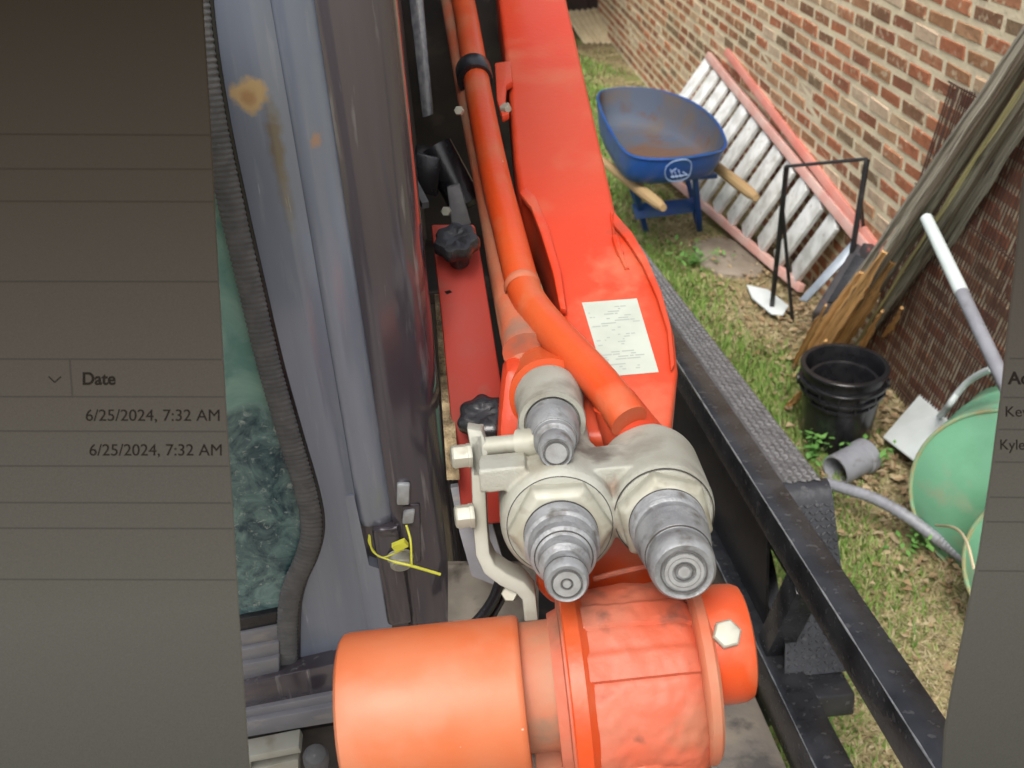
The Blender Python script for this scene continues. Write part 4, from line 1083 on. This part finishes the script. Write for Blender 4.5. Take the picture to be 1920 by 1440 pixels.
for k, (b0, t0, wd_, th_, mt, fo) in enumerate(defs):
    bp_ = G(*b0); bp_.z = 0
    tpp = W(t0[0], t0[1], .10 if k != 2 else .13)
    dep_ = (Vector(CAM) - bp_).normalized() * (.017 * ((k * 3) % 4))
    bp_ = bp_ + Vector((dep_.x, dep_.y, 0)); tpp = tpp + dep_
    ex = bp_ + (tpp - bp_) * 1.25
    board('timber', bp_ + (tpp - bp_) * .015, ex, wd_, th_, M[mt], lp)
    if fo:
        o = board('splintered_foot', bp_, bp_ + (tpp - bp_) * fo, wd_ * 1.5, .012, M['wood_orange'], lp, tip=.7, tip1=.45)
        o.location += (Vector(CAM) - bp_).normalized() * .016
for k, (x0, y0, x1, y1, wd_) in enumerate([(1486, 690, 1548, 575, .024), (1500, 712, 1548, 640, .02), (1470, 770, 1512, 728, .022), (1640, 668, 1690, 580, .024), (1600, 680, 1652, 585, .022)]):
    p0 = G(x0, y0); p1 = P(x1, y1, 3.70)
    board('splinter', p0, p1, wd_, .012, M['wood_orange'], lp, tip=.3, tip1=.3)

# ---- reed screen against the wall
rs = thing('reed_screen', (1.65, 2.6, 0), 'dark brown slatted reed screen leaning on the brick wall right of the timbers', 'screen')
sm_ = MB()
lean = Vector((0, -.30, 1.0)).normalized()
y = 3.50; k = 0
while y > 1.55:
    bt = Vector((1.679 + random.uniform(-.002, .002), y, .0))
    L_ = 1.32 + random.uniform(-.02, .02)
    if y > 2.75: L_ = 1.32 - (y - 2.75) * .10
    sm_.bar(bt, bt + lean * L_, .0055, .012 + random.uniform(-.001, .001), up=(1, 0, 0)) if False else sm_.box(bt + lean * L_ / 2, (0, .0041, .0013), lean * L_ / 2, (.0005, 0, 0))
    y -= .0170 + random.uniform(-.001, .001)
o = obj('slat', sm_, M['reed'], rs); o['kind'] = 'stuff'
wv = MB()
for h in [i * .40 + .05 for i in range(4)]:
    a_ = Vector((1.6765, 3.52, 0)) + lean * h; b2 = Vector((1.6765, 1.6, 0)) + lean * h
    wv.box((a_ + b2) / 2, (0, (b2 - a_).length / 2, 0), lean * .003, (.0008, 0, 0))
o = obj('weave_strand', wv, M['reed'], rs); o['kind'] = 'stuff'

# ---- leaning pole, white above and grey below
pl0 = W(1735, 405, .15)
rr_ = ray(1875, 700); pl1 = Vector(CAM + rr_ * (1.46 / rr_[0]))
ext = pl1 + (pl1 - pl0) * 1.6
if ext.z < 0:
    tt = pl1.z / (pl1.z - ext.z); ext = pl1.lerp(ext, tt)
pole = thing('pole', ext, 'slim pole with white upper half and grey lower half leaning across the reed screen', 'pole')
mid_ = pl0.lerp(pl1, .53)
obj('white_sleeve', MB().tube([pl0, pl0.lerp(mid_, .03), mid_], [.010, .019, .021], 16), M['pvc_white'], pole)
obj('grey_shaft', MB().tube([mid_, pl1, ext], .020, 16), M['pvc_grey'], pole)

# ---- white plate with rod
wp = thing('flat_spade', G(1725, 860), 'white square plate with a curved white rod lying on the soil by the wall', 'spade')
obj('blade', MB().prism([G(1655, 822, .04), G(1725, 741, .10), G(1796, 795, .14), G(1722, 873, .08)], (0, 0, .008)), M['plate'], wp, bevel=.003)
obj('rod', MB().tube(smooth_path([G(1762, 780, .125), W(1778, 762, .10), W(1795, 738, .08), W(1815, 716, .065), W(1840, 700, .06), W(1860, 692, .06)]), .011, 10), M['plate'], wp)

# ---- two stacked black buckets
def bucket(o, r, h, tilt, label, extra=True):
    bk = thing('bucket', o, label, 'bucket', 'stacked black buckets')
    ax = Vector((tilt[0], tilt[1], 1)).normalized()
    rb = r * .80
    pf = [(0, rb * .6), (0, rb), (.01, rb + .004), (h * .70, r * .95), (h * .705, r * 1.03), (h * .735, r * 1.035), (h * .74, r * .965), (h * .80, r * .97), (h * .805, r * 1.055), (h * .835, r * 1.06), (h * .84, r * .98), (h * .955, r), (h * .96, r * 1.05), (h * .992, r * 1.055), (h, r * 1.04), (h, r * .935), (h * .99, r * .925), (h * .9, r * .915), (.02, rb * .93), (.018, .01)]
    body = obj('bucket_body', MB().lathe(o, ax, pf, 56), M['black_plastic'], bk, sharp=40)
    rbm = MB()
    for i in range(14):
        an = 2 * math.pi * i / 14
        a2 = Vector((0, 0, 1)); u2 = ax.cross(Vector((1, 0, 0))).normalized(); w2 = ax.cross(u2)
        dr = u2 * math.cos(an) + w2 * math.sin(an); tg = ax.cross(dr)
        rbm.box(Vector(o) + ax * h * .77 + dr * r * 1.0, dr * .008, tg * .003, ax * h * .033)
    rr = obj('rim_rib', rbm, M['black_plastic'], body); rr['kind'] = 'stuff'
    for s_ in (-1, 1):
        dr = Vector((s_ * .9, -.3 * s_, 0)).normalized()
        obj('handle_lug', MB().lathe(Vector(o) + ax * h * .78 + dr * r * .99, dr, [(0, .022), (.014, .02), (.016, .012)], 16), M['black_plastic'], body)
    return bk
bo_ = G(1580, 800); bo_.z = 0
bc = G(1578, 846)
bucket((bc.x, bc.y + .075, 0), (.141), .315, (0.02, .0), 'outer black plastic bucket on the grass holding a second bucket')
bucket((bc.x - .006, bc.y + .052, .012), .115, .262, (0.0, -.03), 'inner black plastic bucket sitting inside the larger one')

# ---- short pipe and grey hose
pp = G(1568, 893); pc = P(1566, 882, 3.42)
pc = G(1566, 884, .05)
pd = Vector((.62, .30, .02)).normalized()
pm = MB(); pm.lathe(pc, pd, [(.14, .049), (.004, .049), (0, .050), (0, .0555), (.01, .056), (.12, .056), (.125, .062), (.15, .062), (.152, .05)], 32, cap0=False)
obj('short_pipe', pm, M['pvc_grey'], label='short grey pipe end lying in front of the black buckets', cat='pipe')
hz = [G(1545, 905, .10), G(1590, 918, .12), G(1640, 935, .13), G(1700, 968, .12), G(1750, 1005, .09), G(1785, 1030, .06), G(1830, 1062, .03)]
hp = smooth_path(hz, 16)
rad = [.0185 + .0012 * math.sin(i * 2.1) for i in range(len(hp))]
obj('hose', MB().tube(hp, rad, 16), M['pvc_grey'], label='thick grey hose running from the fender to the green drums', cat='hose')

# ---- green drums lying on their sides, domed ends towards the trailer
def drum(c, ax, r, bulge, ln, label):
    t = thing('drum', Vector((c.x, c.y, 0)), label, 'drum', 'green drums')
    a3 = Vector(ax).normalized()
    prof = [(-bulge * (1 - (i / 16) ** 2.2), r * .965 * i / 16 + .001) for i in range(17)]
    bd = obj('drum_end', MB().lathe(c, a3, prof + [(.012, r * .975)], 72, cap0=True, cap1=False), M['green'], t, sharp=50)
    obj('drum_body', MB().lathe(c, a3, [(.004, r * .978), (.05, r * .985), (.06, r * 1.0), (.07, r * .985), (ln * .5, r * .985), (ln * .5 + .01, r), (ln * .5 + .02, r * .985), (ln, r * .985), (ln, r * .2)], 72, cap0=False), M['green'], t, sharp=50)
    u3 = a3.cross(Vector((0, 0, 1))).normalized(); w3 = a3.cross(u3)
    obj('drum_rim', MB().tube([Vector(c) + (u3 * math.cos(x) + w3 * math.sin(x)) * r * .985 for x in [2 * math.pi * i / 72 for i in range(74)]], .006, 8), M['green_rim'], t)
    obj('bung', MB().lathe(Vector(c) - a3 * bulge * .35 + w3 * r * .72, -a3, [(-.01, .016), (.008, .016), (.01, .012)], 16), M['tan_board'], t)
    return t
ax1 = Vector((.62, .62, -.16))
drum(P(1893, 945, 2.95), ax1, .285, .075, .42, 'large pale green drum lying on its side by the white plate, nearest the wall')
drum(P(1985, 1085, 2.62), ax1, .235, .06, .36, 'smaller green drum in front of the large one, partly hidden by the right screen page')
obj('twig', MB().tube(smooth_path([G(1755, 985, .2), P(1790, 990, 2.75), P(1812, 1015, 2.6), P(1826, 1065, 2.5)]), .004, 6), M['tan_board'], label='thin tan stem arching over the green drums', cat='stem')

# ================================================================== DISPLAY PAGES at both sides
VX, VY, VD = Vector(R[:, 0]), Vector(-R[:, 1]), Vector(R[:, 2])
SD = .80
def page(name, px_edge, label, foot):
    o = thing(name, foot, label, 'screen')
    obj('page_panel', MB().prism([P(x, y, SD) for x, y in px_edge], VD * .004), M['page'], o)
    ctr_ = sum((P(x, y, SD) for x, y in px_edge), Vector()) / len(px_edge)
    return o
def rule(par, a_, b2, wd_=.0006):
    a_ = P(*a_, SD) - VD * .0004; b2 = P(*b2, SD) - VD * .0004
    d = (b2 - a_); s_ = d.cross(VD).normalized() * wd_
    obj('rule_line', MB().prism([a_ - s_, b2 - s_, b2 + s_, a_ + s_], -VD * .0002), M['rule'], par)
left_edge = [(-420, -160), (373, -160), (378, 0), (392, 220), (404, 450), (415, 640), (424, 800), (435, 960), (446, 1150), (456, 1300), (466, 1440), (476, 1600), (-420, 1600)]
lo_ = P(100, 1500, SD); lo_.z = 0
L = page('display_page', left_edge, 'dim grey screen page listing a Date column with two times, left side', (0, 0, 0))
for yl, yr, xe in [(249, 253, 393), (315, 317, 397), (376, 378, 400), (527, 528, 409), (672, 674, 416), (743, 744, 421), (807, 809, 425), (873, 874, 430), (941, 943, 434), (989, 991, 437), (1085, 1087, 442)]:
    rule(L, (-420, yl), (xe, yr))
rule(L, (131, 674), (136, 743))
def ptext(par, body, px, py, h, bold=0.0, w_px=None):
    o = text('page_text', body, P(px, py, SD) - VD * .0005, VX, VY, h * SD / FPX, M['ink'], par, bold)
    if w_px:
        me = o.data
        org = P(px, py, SD) - VD * .0005 - ORIG[par.name]
        xs_ = [(v.co - org).dot(VX) for v in me.vertices]
        k_ = (w_px * SD / FPX) / max(xs_)
        for v in me.vertices: v.co += VX * ((v.co - org).dot(VX) * (k_ - 1))
    return o
ptext(L, 'Date', 154, 721, 33, bold=.00032, w_px=63)
ptext(L, '6/25/2024, 7:32 AM', 160, 789, 31, w_px=252)
ptext(L, '6/25/2024, 7:32 AM', 167, 854, 31, w_px=249)
for a_, b2 in (((92, 706), (103, 717)), ((103, 717), (115, 706))):
    obj('chevron', MB().bar(P(*a_, SD) - VD * .0006, P(*b2, SD) - VD * .0006, .0009, .0002, up=VD), M['ink'], L)
obj('stand', MB().tube([P(150, 1610, SD + .01), Vector((P(150, 1610, SD).x, P(150, 1610, SD).y, .6))], .012, 10), M['black'], L)
right_edge = [(2300, 200), (1921, 330), (1908, 480), (1893, 620), (1880, 740), (1872, 800), (1862, 880), (1850, 960), (1838, 1040), (1822, 1120), (1804, 1210), (1788, 1290), (1774, 1370), (1770, 1445), (1764, 1600), (2300, 1600)]
Rp = page('display_page', right_edge, 'dim grey screen page with rows of cut off names, right side', (0, 0, 0))
for yl, xs_ in [(745, 1880), (805, 1872), (866, 1864), (932, 1855), (978, 1848), (1070, 1833)]:
    rule(Rp, (xs_, yl), (2300, yl + 4))
rule(Rp, (1893, 672), (2300, 676))
ptext(Rp, 'Ac', 1890, 720, 33, bold=.00032, w_px=38)
ptext(Rp, 'Kev', 1883, 781, 28, w_px=46)
ptext(Rp, 'Kyle', 1873, 843, 28, w_px=48)
obj('stand', MB().tube([P(2050, 1610, SD + .01), Vector((P(2050, 1610, SD).x, P(2050, 1610, SD).y, .6))], .012, 10), M['black'], Rp)

# ================================================================== GRASS AND LITTER
def patch(x, y):
    # green density: strip beside the fender and clumps; thinner near the wall
    g = .36 + .5 * math.sin(x * 5.1 + 1.3 * math.sin(y * 2.3)) * math.sin(y * 3.7 + x * 1.7)
    g += .55 * math.exp(-((x - .98) / .26) ** 2) + .4 * math.exp(-(((x - 1.12) / .3) ** 2 + ((y - 3.3) / .5) ** 2))
    g -= .75 * math.exp(-((x - 1.66) / .28) ** 2)
    if y < 2.6 and x > .9: g -= .25
    return g
def blades(n, want_green):
    V = np.zeros((n * 3, 3)); cnt = 0
    while cnt < n:
        x = rng.uniform(.35, 1.67); y = 1.0 + 8.0 * rng.random() ** 1.45
        g = patch(x, y)
        if want_green and rng.random() > g: continue
        if not want_green and (rng.random() < g * .55 or math.sin(x * 9.3 + 2 * math.sin(y * 3.1)) * math.sin(y * 6.1 + x * 2) > .55): continue
        h = (rng.uniform(.012, .030) + .028 * max(0, min(1, g)) * rng.random() if want_green else rng.uniform(.004, .018))
        an = rng.uniform(0, 6.283); ln = rng.uniform(.2, .9) * h if want_green else rng.uniform(.02, .06)
        w2 = .0022 + .0005 * y
        cx, sx = math.cos(an), math.sin(an)
        pa_ = an + 1.57 + rng.uniform(-.4, .4)
        V[cnt * 3] = (x - math.cos(pa_) * w2, y - math.sin(pa_) * w2, 0.001)
        V[cnt * 3 + 1] = (x + math.cos(pa_) * w2, y + math.sin(pa_) * w2, 0.001)
        V[cnt * 3 + 2] = (x + cx * ln, y + sx * ln, h)
        cnt += 1
    return V
def tri_obj(name, V, mt):
    me = bpy.data.meshes.new(name)
    n = len(V) // 3
    me.vertices.add(len(V)); me.vertices.foreach_set('co', V.ravel())
    me.loops.add(len(V)); me.loops.foreach_set('vertex_index', np.arange(len(V), dtype=np.int32))
    me.polygons.add(n); me.polygons.foreach_set('loop_start', np.arange(0, len(V), 3, dtype=np.int32))
    me.update(); me.validate(); me.materials.append(mt)
    o = bpy.data.objects.new(name, me); COL.objects.link(o); return o
o = tri_obj('grass', blades(60000, True), M['grass']); tag(o, 'short green lawn grass between trailer and wall', 'grass', kind='stuff')
o = tri_obj('dead_grass', blades(60000, False), M['straw']); tag(o, 'dry straw coloured grass over the yard soil', 'dead grass', kind='stuff')
# leaf litter near wall
lt = []
for k in range(1700):
    x = 1.67 - abs(rng.normal(0, .22)); y = 1.6 + 3.2 * rng.random()
    if x < .75: continue
    r_ = rng.uniform(.006, .022); a0 = rng.uniform(0, 6.28); z0 = rng.uniform(.004, .03)
    for j in range(2):
        aa = a0 + j * 3.1416
        lt += [(x + math.cos(a0 + 1.57) * r_, y + math.sin(a0 + 1.57) * r_, z0 + rng.uniform(-.003, .012)), (x - math.cos(a0 + 1.57) * r_, y - math.sin(a0 + 1.57) * r_, z0), (x + math.cos(aa) * r_ * .6, y + math.sin(aa) * r_ * .6, z0 + rng.uniform(0, .014))]
for k in range(1500):
    x = rng.uniform(.45, 1.64); y = 1.0 + 6.5 * rng.random() ** 1.4
    if math.sin(x * 6.1 + y * 2.2) * math.sin(y * 4.3 - x * 3) < -.1: continue
    r_ = rng.uniform(.004, .012); a0 = rng.uniform(0, 6.28); z0 = rng.uniform(.008, .03)
    for j in range(2):
        aa = a0 + j * 3.1416
        lt += [(x + math.cos(a0 + 1.57) * r_, y + math.sin(a0 + 1.57) * r_, z0 + rng.uniform(-.003, .010)), (x - math.cos(a0 + 1.57) * r_, y - math.sin(a0 + 1.57) * r_, z0), (x + math.cos(aa) * r_ * .5, y + math.sin(aa) * r_ * .5, z0 + rng.uniform(0, .012))]
o = tri_obj('leaf_litter', np.array(lt), M['litter']); tag(o, 'dry brown leaf litter along the foot of the wall', 'leaf litter', kind='stuff')
# leafy weeds
def weed(px, py, n, s_, label):
    c = G(px, py); V = []
    for k in range(n):
        an = rng.uniform(0, 6.28); d = abs(rng.normal(0, s_)); h = rng.uniform(.02, .11)
        p = np.array([c.x + math.cos(an) * d, c.y + math.sin(an) * d, h]); r_ = rng.uniform(.008, .02)
        a0 = rng.uniform(0, 6.28); e = np.array([math.cos(a0), math.sin(a0), rng.uniform(-.4, .7)]) * r_; q = np.array([-math.sin(a0), math.cos(a0), 0]) * r_ * .5
        V += [p - e, p + q, p + e, p - e, p + e, p - q]
        V += [(c.x, c.y, 0), (c.x + .002, c.y, 0), tuple(p)]
    o = tri_obj('weed', np.array(V), M['leaf']); tag(o, label, 'weed')
    return o
weed(1525, 862, 60, .05, 'green leafy weed at the left foot of the black buckets')
weed(1615, 880, 50, .05, 'green leafy weed right of the short grey pipe')
weed(1712, 1030, 40, .04, 'small green weed in the straw below the grey hose')
weed(1815, 690, 40, .05, 'small green weed by the wall behind the white rod')
weed(1690, 690, 40, .06, 'green weed behind the buckets at the foot of the reed screen')
weed(1300, 500, 90, .09, 'bright green tuft of weed beside the flat stone')
